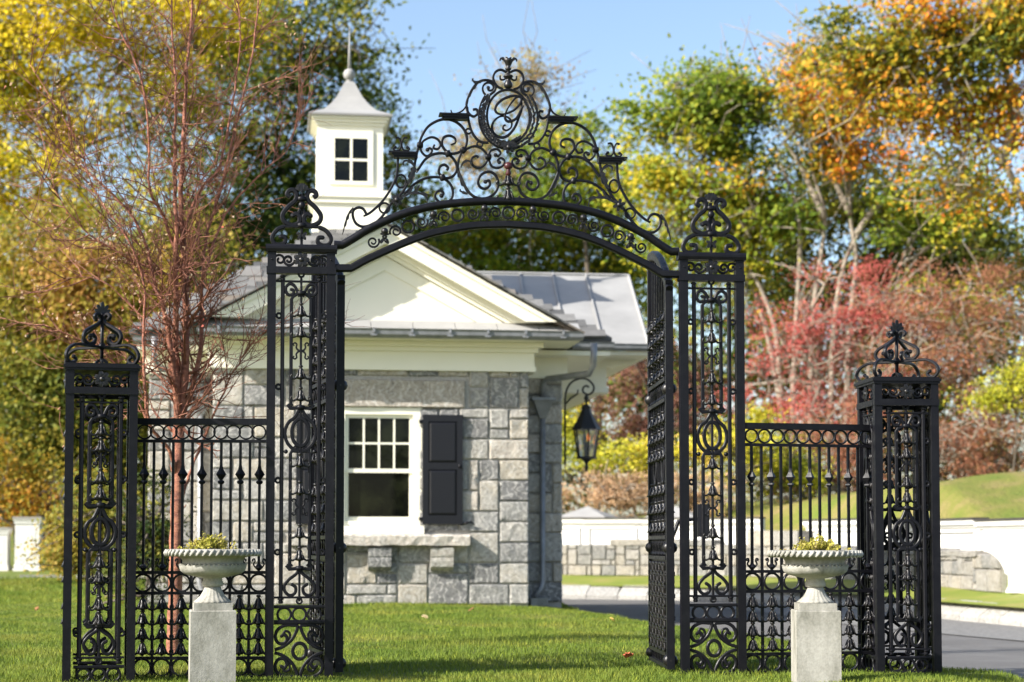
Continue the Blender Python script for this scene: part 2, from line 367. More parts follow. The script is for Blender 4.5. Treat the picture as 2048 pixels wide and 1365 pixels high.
def on_mid(u):
    for i in range(len(MID)-1):
        if MID[i][0] <= u <= MID[i+1][0]:
            t = (u-MID[i][0])/(MID[i+1][0]-MID[i][0]); return MID[i][1]+t*(MID[i+1][1]-MID[i][1])
    return MID[-1][1]
def mid_at(px):
    u = G.u(px, 0, 460); return (u, on_mid(u))
rr = .040
ringm = MB().sweep(circ((0,0), rr*.98), .014, .024, 0, True).mesh('ring', iron)
for px in (816, 915, 1016.5):
    c = mid_at(px)
    for q in ({c[0], 2*U0-c[0]} if px < 1016 else {c[0]}): link('ring', ringm, arch, (q,0,c[1]))
for px in (769, 866, 968):
    c = mid_at(px)
    for sgn in (1, -1):
        cx = c[0] if sgn == 1 else 2*U0-c[0]
        link('rosette', ROS, arch, (cx,-.02,c[1]+.012), (0, random.uniform(0,1), 0))
        b = MB(); b.ball((0,-.03,.03), .024, 10); b.ball((.012*sgn,-.015,-.03), .016, 6)
        petal(b, (0,-.01), -1.0, .05, .018, -.01); petal(b, (0,-.01), -2.2, .05, .018, -.01)
        b.build('bud', ironworn, arch, True, (cx,0,c[1]))
        for side in (1, -1):                          # C-scrolls either side of the rosette
            px2 = px+side*23; c2 = mid_at(px2); x2 = c2[0] if sgn == 1 else 2*U0-c2[0]; sd = side*sgn
            pts = spiral((x2, c2[1]), .044, .010, math.pi/2+sd*math.pi/2+sd*.5*(1 if side == 1 else -1), -sd*1.55*(1 if side == 1 else -1))
            bar(arch, 'scroll', pts, .013, .022, taper=lambda t: 1-.35*t)
# crest, left half drawn and mirrored
both(arch, 'scroll', [(796,315),(793,352),(780,381),(763,405),(744,423),(733,430),(727,433)], wd=.016, taper=lambda t: 1-.5*max(0, t-.75)*4*.9)
both(arch, 'scroll', [(733,429),(727,419),(718,415.5),(708,420),(705.5,431),(711,446),(723,453.5),(738,452),(751,446),(765,432.5),(780,411),(795,396),(807.5,381.5),(818,362),(826.6,345),(830,326),(834,306),(838,290)], wd=.017)
both(arch, 'scroll', [(838,290),(843.6,273),(856,254),(875.5,242),(894.6,239),(913.7,245.5),(928.6,260.4),(934,279.5),(929.7,296.5),(918,305),(903,308),(892.5,303),(884,290),(887,276),(899,272),(909.5,277),(910.5,286),(902,290)], wd=.017, taper=lambda t: 1-.5*max(0,t-.8)*5*.8)
both(arch, 'scroll', [(832,345),(838,337),(850,320),(865,310),(882,307),(899,311),(910.6,324),(913.7,339),(907,352),(894.6,357),(884,354),(877.6,345),(880,334),(889,330),(896,336),(893.5,341)], wd=.017)
both(arch, 'scroll', [(808,388),(816,381.5),(828.7,369),(846,359),(863,355),(882,356),(897,364.5),(905,379),(904,396),(892.5,406),(880,405),(870.5,395),(873,385),(882,382),(887,388),(883,392)], wd=.016, ball=.016)
both(arch, 'scroll', [(841.5,291),(848,281.6),(863,275),(875.5,279.5),(881,290),(875.5,298.6),(867,296.5),(869,290)], wd=.014)
both(arch, 'scroll', [(841.5,291),(842.6,303),(852,312.4),(860.6,309),(864,301),(859,297),(855,300)], wd=.014, ball=.014)
both(arch, 'scroll', [(922,306),(927,302),(935,297.6),(950,293),(965,299),(974,311),(975,321),(965,334),(954,336),(944,329),(943.5,318),(952,312.5),(957,316)], wd=.015)
both(arch, 'scroll', [(924,303),(917,322),(916,339),(924,360),(935,381.5),(945.6,392),(956,396.5),(968,397.5),(980,394),(992,383.6),(996.6,366.6),(990,350),(977.5,344),(962.6,350),(956,364.5),(961,375),(971,378),(979.5,371),(978,362),(971,364)], wd=.017, ball=.015)
both(arch, 'scroll', [(976.6,311),(982.5,301.5),(994,299),(1001,306),(997,312.5),(991,310.5)], wd=.014, ball=.014)
both(arch, 'scroll', [(977.5,317),(982.5,332),(994,336.7),(1005,332.5),(1009,322.5),(1002,316.8),(995.5,321),(998.5,325)], wd=.014, ball=.014)
both(arch, 'scroll', [(980,190),(989.5,182),(991,171),(982.5,163),(968,161),(954,167),(942.6,182),(934.4,201),(933,213),(937,226.6),(947,233.6),(955,227.7),(953,219.5),(946,220)], wd=.016)
both(arch, 'scroll', [(934.4,215),(937,240.6),(942.6,261.7),(952,277),(963.7,285),(977,286)], wd=.016)
both(arch, 'scroll', [(901.6,220.7),(905,227.4),(914.5,227),(926,221),(933,211)], wd=.011, taper=lambda t: .55+.45*t)
both(arch, 'scroll', [(1013,145),(1001,140),(990,145.7),(986.5,158.6),(994,172.7),(1006,179)], wd=.015)
both(arch, 'scroll', [(1000,152),(1001,159),(1007,160),(1013,156)], wd=.010)
for (px, py, rx, rz) in ((936.8,263,.0185,.017),(959.5,289,.019,.018),(802,363,.033,.044),(769,416.6,.034,.034)):
    c = G.uv(px, py); 
    for q in (c[0], 2*U0-c[0]): bar(arch, 'ring', circ((q, c[1]), rx, rz), .012, .02, closed=True)
for (px, py, rot) in ((840,291,0),(895.7,308,1.2),(926.5,301,.8),(885,356,1.2),(976.5,314.6,0)):
    c = G.uv(px, py)
    for s_ in (1, -1):
        o = link('collar', COLLAR, arch, (c[0] if s_ == 1 else 2*U0-c[0], -.004, c[1]), (0, s_*rot+math.pi/2, 0)); o.scale = (1.15,1.15,1.5)
# acanthus leaves
def leaf2(px, wd, lobes=4, side=0, n=4):
    p = cr(g2(px), n)
    for q, sd in ((p, side), (mir(p), -side)):
        b = MB(); b.acanthus(q, wd, lobes, -.008, .35, sd); b.build('acanthus_leaf', ironworn, arch, True)
leaf2([(829,336),(826,345),(820,360),(814,372)], .034, 3)
leaf2([(830,340),(826,330),(819,324),(810,323),(806,328),(808,333)], .014, 2)
leaf2([(797,400),(808,394),(822,389),(838,389),(850,394),(854,402),(853,408)], .02, 4, 1)
leaf2([(812,393),(821,383),(826,372)], .014, 2); leaf2([(826,390),(834,380),(839,371)], .016, 2); leaf2([(838,389),(848,388),(856,392)], .012, 2)
leaf2([(916,341),(922,357),(930,373),(941,388),(953,396)], .030, 4, -1)
leaf2([(921,337),(926,327),(935,323),(941,326),(940,331)], .012, 2)
leaf2([(935,390),(928,387),(920,383),(921,379)], .012, 2)
leaf2([(968,161),(955,166),(944,180),(936,197),(934,212)], .022, 4, 1)
leaf2([(958,164),(950,166),(945,162),(946,158)], .012, 2)
leaf2([(706,416),(697,428),(692,441),(688,455),(684,472)], .022, 4, 1)
for px, py in ((793,402),(1016.5,297)):
    c = G.uv(px, py)
    for q in {c[0], 2*U0-c[0]} if px < 1000 else {c[0]}: link('rosette', ROSBIG, arch, (q,-.02,c[1]))
# shell under the wreath
c = G.uv(1016.5, 294)
for k in range(7):
    an = math.pi*(-.06+1.12*k/6)
    b = MB(); b.acanthus([(c[0]+math.cos(an)*.075*t, c[1]+math.sin(an)*.04*t+.005) for t in (0,.35,.7,1)], .016, 1, -.02, .4); b.build('shell_leaf', ironworn, arch, True)
# oval with monogram, wreath of small leaves
c = G.uv(1016.5, 233.7); sx_ = abs(G.u(1059)-G.u(973))/2; sz_ = abs(G.z(180,0,1016)-G.z(287.5,0,1016))/2
bar(arch, 'oval_ring', circ(c, sx_, sz_, 44), .015, .024, closed=True)
ox, oz = sx_*59.5/43, sz_*65/53.7
ends = R(52)
bar(arch, 'wreath_band', [(c[0]+ox*math.sin(a), c[1]-oz*math.cos(a)) for a in [(-math.pi+ends)+i*(2*math.pi-2*ends)/48 for i in range(49)]], .013, .024)
for sgn in (1, -1):
    e = (c[0]+sgn*ox*math.sin(math.pi-ends), c[1]+oz*math.cos(ends))
    bar(arch, 'scroll', spiral((e[0]-sgn*.03, e[1]+.055), .055, .008, math.atan2(-.055, sgn*.03), sgn*1.2), .012, .022, ball=.013)
wl = MB(); wl.acanthus([(0,0),(0,.012),(0,.025),(0,.036)], .012, 1, 0, .6); wleaf = wl.mesh('wreath_leaf', ironworn, True)
for i in range(44):
    a = (-math.pi+ends*1.05)+i*(2*math.pi-2*ends*1.05)/43
    for q in (.79, .88, .96):
        kx, kz = ox*q, oz*q
        if q == .88: kx, kz = ox*.87, oz*.89
        link('wreath_leaf', wleaf, arch, (c[0]+kx*math.sin(a), -.004*(1+(i % 2)), c[1]-kz*math.cos(a)), (0, math.pi/2-a+(0 if a > 0 else math.pi)*1+(q-.88)*5+random.uniform(-.3,.3), 0))
mono = empty('monogram', (0,0,0)); mono.parent = arch
def mz(l): return cr(g2([zB(*p) for p in l]), 5)
tp = lambda t: .55+.75*math.sin(math.pi*min(1, max(0, t)))
bar(mono, 'stroke', mz([(722,404),(690,394),(640,400),(570,430),(522,480),(515,522),(548,550),(610,546),(680,512),(724,462),(737,420),(722,402),(688,412),(640,470),(604,535),(597,585),(628,614),(690,590),(730,520),(752,478)]), .015, .018, -.004, taper=lambda t: .7+.5*abs(math.sin(t*9)))
bar(mono, 'stroke', mz([(737,412),(742,500),(722,560),(685,655),(625,728),(562,746),(503,712),(488,655),(508,602),(560,566),(620,572),(655,612),(650,660),(612,686),(583,672),(585,648),(604,640)]), .016, .018, .010, taper=lambda t: .65+.55*math.sin(math.pi*min(1, t*1.7)) if t < .6 else .75)
# bell drop, top finial
for py, m_ in ((345,BELLF),(375,BELLF)):
    q = G.uv(1016.5, py); o = link('bell_flower', m_, arch, (q[0],-.008,q[1]), None); o.scale = (1.1,.9,.95)
q = G.uv(1016.5, 333); b = MB(); b.ball((q[0],-.01,q[1]), .03, 10, 1, .8, .9); b.lathe([(.012,-.07),(.022,-.05),(.010,-.02),(.014,0)], 8, (q[0],-.01,q[1])); b.build('red_bud', ironred, arch, True)
bar(arch, 'stem', [G.uv(1016.5, 402), G.uv(1016.5, 330)], .014, .016)
bar(arch, 'stem', [G.uv(1016.5, 180), G.uv(1016.5, 135)], .016, .018)
q = G.uv(1016.5, 178); b = MB()
b.lathe([(.012,0),(.028,.01),(.03,.03),(.018,.055),(.012,.07),(.03,.076),(.036,.084),(.03,.092),(.012,.098),(.012,.125),(.02,.13),(.022,.14),(.012,.147),(.018,.16),(.026,.185),(.034,.2),(.026,.204)], 10, (q[0],0,q[1]), mod=lambda th, t: 1+.12*math.cos(5*th)*(t > .7))
b.build('finial_cup', ironworn, arch, True)
for sgn in (-1, 1):
    b = MB(); pts = [(q[0]+sgn*x, q[1]+z) for x, z in ((.014,.165),(.028,.195),(.046,.206),(.056,.195),(.054,.185))]
    b.acanthus(cr(pts, 3), .013, 2, 0, .4); b.build('finial_petal', ironworn, arch, True)
    b = MB(); b.acanthus([(q[0]+sgn*x, q[1]+z) for x, z in ((.005,.19),(.012,.205),(.02,.212))], .012, 1, -.01, .4); b.build('finial_petal', ironworn, arch, True)
# stepped bracket plates
for x0, x1, y0 in ((878,938,228.5),(777,835,305)):
    a = G.uv(x0, y0); b_ = G.uv(x1, y0)
    for sgn in (1, -1):
        xs = sorted([a[0], b_[0]] if sgn == 1 else [2*U0-a[0], 2*U0-b_[0]])
        m = MB(); o1 = 0 if sgn == 1 else 0
        m.box(xs[0], xs[1], -.05, .05, a[1]-.010, a[1])
        ins = .022
        lo, hi = (xs[0]+ins, xs[1]) if sgn == 1 else (xs[0], xs[1]-ins)
        m.box(lo, hi, -.042, .042, a[1]-.024, a[1]-.0102)
        lo, hi = (lo+.012, hi) if sgn == 1 else (lo, hi-.012)
        m.box(lo, hi, -.033, .033, a[1]-.038, a[1]-.0242)
        m.build('bracket_plate', iron, arch)
cx_, cy_ = zC(578, 335)
for sg2 in (1, -1):
    both(arch, 'scroll', [(cx_+sg2*dx, cy_+dy) for dx, dy in ((12,-14),(6,-15),(2,-9),(.5,0),(4,9),(12,11),(16,7),(12,4))], wd=.011, ball=.011)

WF = 1.45
# ------------------------------------------------------------------ pillar panels
def stemline(K, B):
    def P(dx, y): return (dx*K, (B-y)*K)
    return P
def xscroll(par, P, y, s=1.0):
    for sg in (-1, 1):
        for sv in (-1, 1):
            pts = [P(sg*dx*s, y+sv*dy*s) for dx, dy in ((1,0),(6,2),(9,7),(8,13),(12,16),(15,13),(13,10))]
            bar(par, 'scroll', cr(pts, 3), .009, .016, taper=lambda t: 1-.4*t)
def make_panel(sp, K, B):
    """one openwork panel; origin at its foot, facing -y"""
    P = stemline(K, B)
    b = MB(); hw = sp['hw']
    def hb(y, x=hw, wd=.014, dp=.024): b.sweep([P(-x, y), P(x, y)], wd, dp)
    def vb(x, y0, y1, wd=.026, dp=.024, yy=0): b.sweep([P(x, y0), P(x, y1)], wd, dp, yy)
    yt, yb = sp['top'], sp['bot']
    hb(yt+12, wd=.013); hb(yb-6)
    for s_ in (-1, 1):
        vb(s_*sp['bx'], yt+4, yb+6)
        for y in (yt+5, yb): b.lathe([(.010,-.02),(.016,-.014),(.016,-.004),(.011,0),(.02,.006),(.02,.014),(.010,.02)], 8, (P(s_*sp['bx'],y)[0],0,P(0,y)[1]))
    vb(0, yt+4, yb+2, .016, .018)
    hb(yb+12, wd=.02, dp=.03)
    if sp.get('quat'): hb(yb+42, wd=.03, dp=.03); hb(B-1, wd=.02, dp=.03)
    else: hb(B-3, wd=.02, dp=.03)
    pan = b.build('panel', iron)
    for s_ in (-1, 1):
        for y in sp['knots']:
            o = bar(pan, 'ring', circ(P(s_*(sp['bx']+hw+1)/2, y), .016, .016, 12), .010, .022, closed=True)
        # top scroll pair
        bar(pan, 'scroll', cr([P(s_*dx, yt+dy) for dx, dy in ((3,42),(8,30),(14,20),(22,17),(29,22),(30,32),(24,39),(16,37),(15,30),(20,28))], 4), .014, .022, ball=.010)
        # inner frame with shoulders
        i_ = sp['ix']
        bar(pan, 'inner_bar', [P(s_*3, sp['in0']-14), P(s_*(i_-4), sp['in0']-6), P(s_*i_, sp['in0']), P(s_*i_, sp['col1']-8), P(s_*(i_+5), sp['col1']-3), P(s_*(i_+1), sp['col1']+2), P(s_*4, sp['col1']+1)], .015, .019)
        bar(pan, 'scroll', spiral(P(s_*(i_+1), sp['col1']-3), .016, .006, math.pi*(0 if s_ < 0 else 1), -s_*1.0, 12), .010, .018)
        # oval and shoulders below
        oc, ory = sp['oval']; ov = 30
        bar(pan, 'scroll', cr([P(s_*2, sp['col1']+3), P(s_*12, oc-ory*1.0), P(s_*24, oc-ory*.62), P(s_*ov, oc), P(s_*26, oc+ory*.65), P(s_*15, oc+ory*1.1), P(s_*3, oc+ory*1.28)], 5), .016, .021)
        bar(pan, 'scroll', spiral(P(s_*8, oc+ory*1.12), .020, .006, math.pi*(.5), -s_*1.1, 12), .009, .016)
        bar(pan, 'inner_bar', [P(s_*6, oc+ory*1.28), P(s_*16, oc+ory*1.25), P(s_*i_, oc+ory*1.45), P(s_*i_, sp['col2']-8), P(s_*(i_+5), sp['col2']-3), P(s_*(i_+1), sp['col2']+2), P(s_*4, sp['col2']+1)], .015, .019)
        b2 = MB(); q = P(s_*28, oc+ory*1.3); b2.ball((q[0],0,q[1]), .015, 8); b2.build('knob', iron, pan, True)
        bar(pan, 'scroll', spiral(P(s_*(i_+1), sp['col2']-3), .018, .006, math.pi*(0 if s_ < 0 else 1), -s_*1.1, 12), .012, .018)
        # lyre at the foot
        l0, l1 = sp['lyre']
        bar(pan, 'scroll', cr([P(s_*2, sp['col2']+4), P(s_*7, l0-20), P(s_*20, l0-10), P(s_*29, l0+2), P(s_*28, l0+13), P(s_*19, l1), P(s_*9, l1-4), P(s_*7, l0+6), P(s_*14, l0)], 5), .015, .021, ball=.012)
    bar(pan, 'oval', circ(P(0, sp['oval'][0]), 16.5*K, sp['oval'][1]*.93*K, 28), .017, .021, closed=True)
    for y in sp['bells']: link('bell_flower', BELL, pan, (0,-.006,P(0, y-11)[1]))
    for y in sp['xs']: xscroll(pan, P, y)
    for y in (sp['col1'], sp['col2'], sp['in0']-12):
        o = link('collar', COLLAR, pan, (0,-.004,P(0,y)[1])); o.scale = (1.5,1.3,1.1)
    for y in ((yt-2), yb+1): bar(pan, 'ring', circ(P(0, y), .017, .017, 14), .009, .02, closed=True)
    for dx in (-29, 0, 29): bar(pan, 'ring', circ(P(dx, sp['ring']), 13*K, 13*K, 20), .011, .022, closed=True)
    if sp.get('quat'):
        yc = sp['quat']
        bar(pan, 'ring', circ(P(1, yc), 13*K, 15.5*K, 22), .016, .024, closed=True)
        for s_ in (-1, 1):
            for sv in (-1, 1):
                bar(pan, 'scroll', cr([P(s_*dx, yc+sv*dy) for dx, dy in ((47,3),(32,8),(17,19),(8,32),(3,48),(12,50),(27,50),(41,42),(46,28),(40,16),(29,15),(23,24),(28,32),(34,29))], 4), .015, .024, ball=.011)
                bar(pan, 'scroll', cr([P(s_*dx, yc+sv*dy) for dx, dy in ((26,17),(18,27),(19,36),(26,39),(30,35))], 4), .011, .02, ball=.009)
    return pan
SP_T = dict(hw=49, bx=36, ix=19, top=560, bot=1197, knots=(640,780,963,1103), in0=607, col1=820, oval=(869,29), col2=1134, lyre=(1166,1187),
            bells=(625,666,748,791,920,974,1059,1103), xs=(709,1015), ring=1224, quat=1295)
SP_S = dict(hw=49, bx=38, ix=22, top=790, bot=1316, knots=(862,955,1066,1262), in0=842, col1=1007, oval=(1060,28), col2=1247, lyre=(1278,1303),
            bells=(850,882,944,977,1114,1144,1198,1228), xs=(911,1169), ring=1344)
panT = make_panel(SP_T, 1/297, 1347); panS = make_panel(SP_S, 1/317, 1362)
HT = (1347-500)/297; HS = (1362-724)/317           # cap tops
def frieze(par, z, hw, y=0.0, ry=0.0, off=(0,0)):
    """rosette between C-scrolls"""
    root = MB(); root.sweep([(-hw, z-.052), (hw, z-.052)], .008, .02); fr = root.build('frieze', iron, par, False, (off[0], off[1], 0), (0,0,ry))
    for k in range(7):
        a = k*math.pi*2/7; b = MB(); petal(b, (0,0), a, .056, .026, 0); b.build('petal', ironworn, fr, True, (0,-.015,z))
    b = MB(); b.ball((0,-.022,z), .02, 8); b.build('bud', ironworn, fr, True)
    for s_ in (-1, 1):
        bar(fr, 'scroll', [(s_*.085+(x), z+q) for x, q in spiral((0,0), .042, .010, math.pi*(1 if s_ < 0 else 0)+math.pi, s_*1.4)], .011, .02, ball=.010)
        bar(fr, 'scroll', [(s_*.142+(x), z+q) for x, q in spiral((0,0), .040, .010, math.pi*(1 if s_ < 0 else 0), s_*1.2)], .010, .02)
    return fr
def tall_pillar(u, label):
    t = empty('tall_gate_pillar', G.world(u, 0, 0), GA, label, 'gate pillar', 'tall flat gate pillars under the arch')
    W = .222
    for s_ in (-1, 1):
        m = MB(); m.box(s_*(W-.028)-.028, s_*(W-.028)+.028, -.028, .028, -.05, HT-.045); m.build('post', iron, t)
    m = MB(); m.prismx([(-.04,HT-.05),(-.047,HT-.03),(-.047,HT-.016),(-.036,HT),(.036,HT),(.047,HT-.016),(.047,HT-.03),(.04,HT-.05)], -W-.012, W+.012); m.build('cap', iron, t)
    m = MB(); m.box(-W-.006, W+.006, -.036, .036, HT-.193, HT-.148); m.build('band', iron, t)
    frieze(t, HT-.1, W-.056)
    for s_ in (-1, 1):
        m = MB(); m.ball((s_*(W-.028),-.03,HT-.1), .006, 6); m.build('rivet', iron, t, True)
    p = copy_tree(panT, t); p.location = (0,0,0)
    # flat finial
    F = lambda x, y: ((x-412)/2.676/297, HT+(395-y)/2.676/297)
    b = MB(); b.sweep([F(318,298), F(506,298)], .015, .03); fin = b.build('finial', iron, t)
    for s_ in (-1, 1):
        mm = lambda l: cr([(s_*-F(x,y)[0] if s_ > 0 else F(x,y)[0], F(x,y)[1]) for x, y in l], 5)
        bar(fin, 'scroll', mm([(322,298),(285,315),(258,355),(270,388),(300,394),(326,380),(324,355),(302,352)]), .019, .03, ball=.015)
        bar(fin, 'scroll', mm([(352,140),(336,128),(345,108),(368,104),(384,125),(378,158),(342,192),(312,235),(322,272),(362,290),(396,278),(402,248),(384,230),(366,238)]), .021, .032, ball=.017)
        bar(fin, 'scroll', mm([(403,292),(396,250),(398,215),(412,198)]), .013, .024)
        for a in (.35, .8, 1.25): 
            b = MB(); petal(b, F(412,105), math.pi/2-s_*a, .052, .017, -.006); b.build('leaf', ironworn, fin, True)
        b = MB(); petal(b, F(412,335), -math.pi/2-s_*.6, .05, .018, -.006); b.build('leaf', ironworn, fin, True)
        b = MB(); petal(b, F(412,350), math.pi/2-s_*.9, .045, .016, -.006); b.build('leaf', ironworn, fin, True)
    b = MB(); q = F(412,185); b.ball((q[0],-.012,q[1]), .024, 10, 1, .8, 1.15); b.build('ball', iron, fin, True)
    b = MB(); b.sweep([F(412,392), F(412,300)], .018, .018); b.sweep([F(412,298), F(412,120)], .022, .022, .006); b.build('stem', iron, fin)
    b = MB(); petal(b, F(412,118), math.pi/2, .066, .02, -.01); b.build('leaf', ironworn, fin, True)
    for yy in (150, 290):
        o = link('collar', COLLAR, fin, (0,-.004,F(412,yy)[1])); o.scale = (1.7,1.4,1.2)
    return t
uL, uR = G.u(600.5), G.u(1424.5)
tall_pillar(uL, 'tall black iron pillar panel holding the left end of the arch')
tall_pillar(uR, 'tall black iron pillar panel holding the right end of the arch')

def short_pillar(loc, rz, label):
    t = empty('short_gate_pillar', loc, rz, label, 'gate pillar', 'short box shaped end pillars')
    W = .222                                          # box from y=0 (front) to y=2W
    for sx in (-1, 1):
        for y in (.026, 2*W-.026):
            m = MB(); x = sx*(W-.026); m.box(x-.026, x+.026, y-.026, y+.026, -.16, HS-.04); m.build('post', iron, t)
    m = MB(); h0, h1 = HS-.045, HS
    m.box(-W-.008, W+.008, -.008, 2*W+.008, h0, h0+.016); m.box(-W-.016, W+.016, -.016, 2*W+.016, h0+.0162, h0+.034); m.box(-W-.006, W+.006, -.006, 2*W+.006, h0+.0342, h1); m.build('cap', iron, t)
    for i, (a, off) in enumerate(((0,(0,.026)),(math.pi/2,(W-.026,W)),(math.pi,(0,2*W-.026)),(-math.pi/2,(-W+.026,W)))):
        m = MB(); m.box(-W-.004+.01*(i % 2)*5, W+.004-.01*(i % 2)*5, -.032, .02, HS-.195, HS-.153); m.build('band', iron, t, False, (off[0], off[1], 0), (0,0,a))
        frieze(t, HS-.1, W-.052, 0, a, off)
        p = copy_tree(panS, t); p.location = (off[0], off[1], 0); p.rotation_euler = (0,0,a)
    # crossed scroll finial, arms on the diagonals
    b = MB(); b.tube([(0,W,HS), (0,W,HS+.36)], .012, 6); b.lathe([(.016,-.02),(.028,0),(.016,.02)], 8, (0,W,HS+.13)); fin = b.build('finial', iron, t, True)
    Fx = lambda x, y: ((x-1102)/3.412/296*1.17, HS+(487-y)/3.412/296)
    for k in range(4):
        b = MB(); b.sweep(cr([Fx(*p) for p in ((1102,362),(1230,360),(1300,362),(1355,395),(1374,440),(1352,478),(1318,480),(1302,458),(1318,442))], 5), .017, .024); b.ball((Fx(1318,442)[0],0,Fx(1318,442)[1]), .014, 8)
        b.build('scroll', iron, fin, False, (0,W,0), (0,0,math.pi/4+k*math.pi/2))
        b = MB(); b.sweep(cr([Fx(*p) for p in ((1146,182),(1160,165),(1146,148),(1126,155),(1116,180),(1126,205),(1180,238),(1232,272),(1244,312),(1215,346),(1172,340),(1154,310),(1170,288),(1192,296))], 5), .019, .024); b.ball((Fx(1192,296)[0],0,Fx(1192,296)[1]), .015, 8)
        b.build('scroll', iron, fin, False, (0,W,0), (0,0,math.pi/4+k*math.pi/2))
        b = MB(); petal(b, (0,HS+.05), -math.pi*.2, .05, .016, 0); b.build('leaf', ironworn, fin, True, (0,W,0), (0,0,k*math.pi/2+.3))
    for k in range(5):
        b = MB(); petal(b, (0,HS+.335), math.pi/2+(k-2)*.5, .085-.012*abs(k-2), .019, 0); b.build('leaf', ironworn, fin, True, (0,W-.004*(k % 2),0), (0,0,.2))
    return t
sl_c = atY(197, 1362, 11.3); sr_c = atY(1820, 1345, 12.22)
short_pillar((sl_c.x, sl_c.y, 0), R(14.0), 'short black iron box pillar at the far left end of the railing')
short_pillar((sr_c.x, sr_c.y, 0), R(4.5), 'short black iron box pillar at the far right end of the railing')
for o in (panT, panS):
    for ch in list(o.children): bpy.data.objects.remove(ch)
    bpy.data.objects.remove(o)

# ------------------------------------------------------------------ railings
def railing(pA, pB, label):
    """from point A to B on the ground"""
    A = Vector(pA); B = Vector(pB); d = B-A; ln = d.length; rz = math.atan2(d.y, d.x)
    t = empty('iron_railing', A, rz, label, 'railing', 'low railing panels beside the tall pillars')
    K = ln/265.0; BY = 1358
    Z = lambda y: (BY-y)/309.0
    for y, h, dp in ((840,.042,.045),(879.5,.02,.03),(1145,.02,.03),(1186.5,.02,.03),(1317,.02,.03),(1355,.018,.03)):
        m = MB(); m.box(0, ln, -dp/2, dp/2, Z(y)-h/2, Z(y)+h/2); m.build('rail', iron, t)
    xs = [(12+19.75*i)*K+.008 for i in range(13)]
    rg = MB().sweep(circ((0,0), .045, .045, 20), .010, .022, 0, True).mesh('ring', iron)
    for i in range(10): link('ring', rg, t, ((14.5+26.1*i)*K, 0, Z(861)))
    rg2 = MB().sweep(circ((0,0), .056, .056, 22), .014, .022, 0, True).mesh('ring', iron)
    pl = MB().box(-.0085, .0085, -.0085, .0085, Z(1354), Z(881)).mesh('picket', iron)
    kn = MB().box(-.0085, .0085, -.0085, .0085, Z(1142), Z(881))
    kn.lathe([(.009,.05),(.015,.02),(.034,-.012),(.030,-.018),(.012,-.045),(.011,-.05),(.021,-.056),(.023,-.064),(.018,-.072),(.009,-.078)], 4, (0,0,Z(943)))
    kn.lathe([(.010,.045),(.024,.03),(.026,.02),(.012,.005)], 8, (0,0,Z(1142))); kn = kn.mesh('spear_picket', iron)
    foot = MB()
    for s_ in (-1, 1): foot.sweep(cr([(s_*x, Z(1138)+z) for x, z in ((.004,.0),(.022,.01),(.034,.03),(.025,.05),(.031,.066),(.042,.058),(.036,.05))], 3), .009, .016)
    foot = foot.mesh('foot_scroll', iron)
    for i, x in enumerate(xs):
        if i % 2:
            link('picket', pl, t, (x,0,0))
        else:
            link('picket', kn, t, (x,0,0)); link('foot_scroll', foot, t, (x,0,0))
            link('ring', rg2, t, (x,0,Z(1166))); link('ring', rg2, t, (x,0,Z(1336)))
            for k in range(4): link('bell_flower', BELLF, t, (x,-.004,Z(1190+k*30)))
    return t
pt = G.world(uL-.222, 0, 0); q = G.uv(268, 1357)
railing(G.world(q[0], .06, 0), (pt.x, pt.y+.0, 0), 'black iron railing with spear pickets left of the gateway behind an urn')
pt = G.world(uR+.222, 0, 0); en = atY(1752, 1350, 12.42)
railing(pt, (en.x, en.y, 0), 'black iron railing with spear pickets right of the gateway behind an urn')

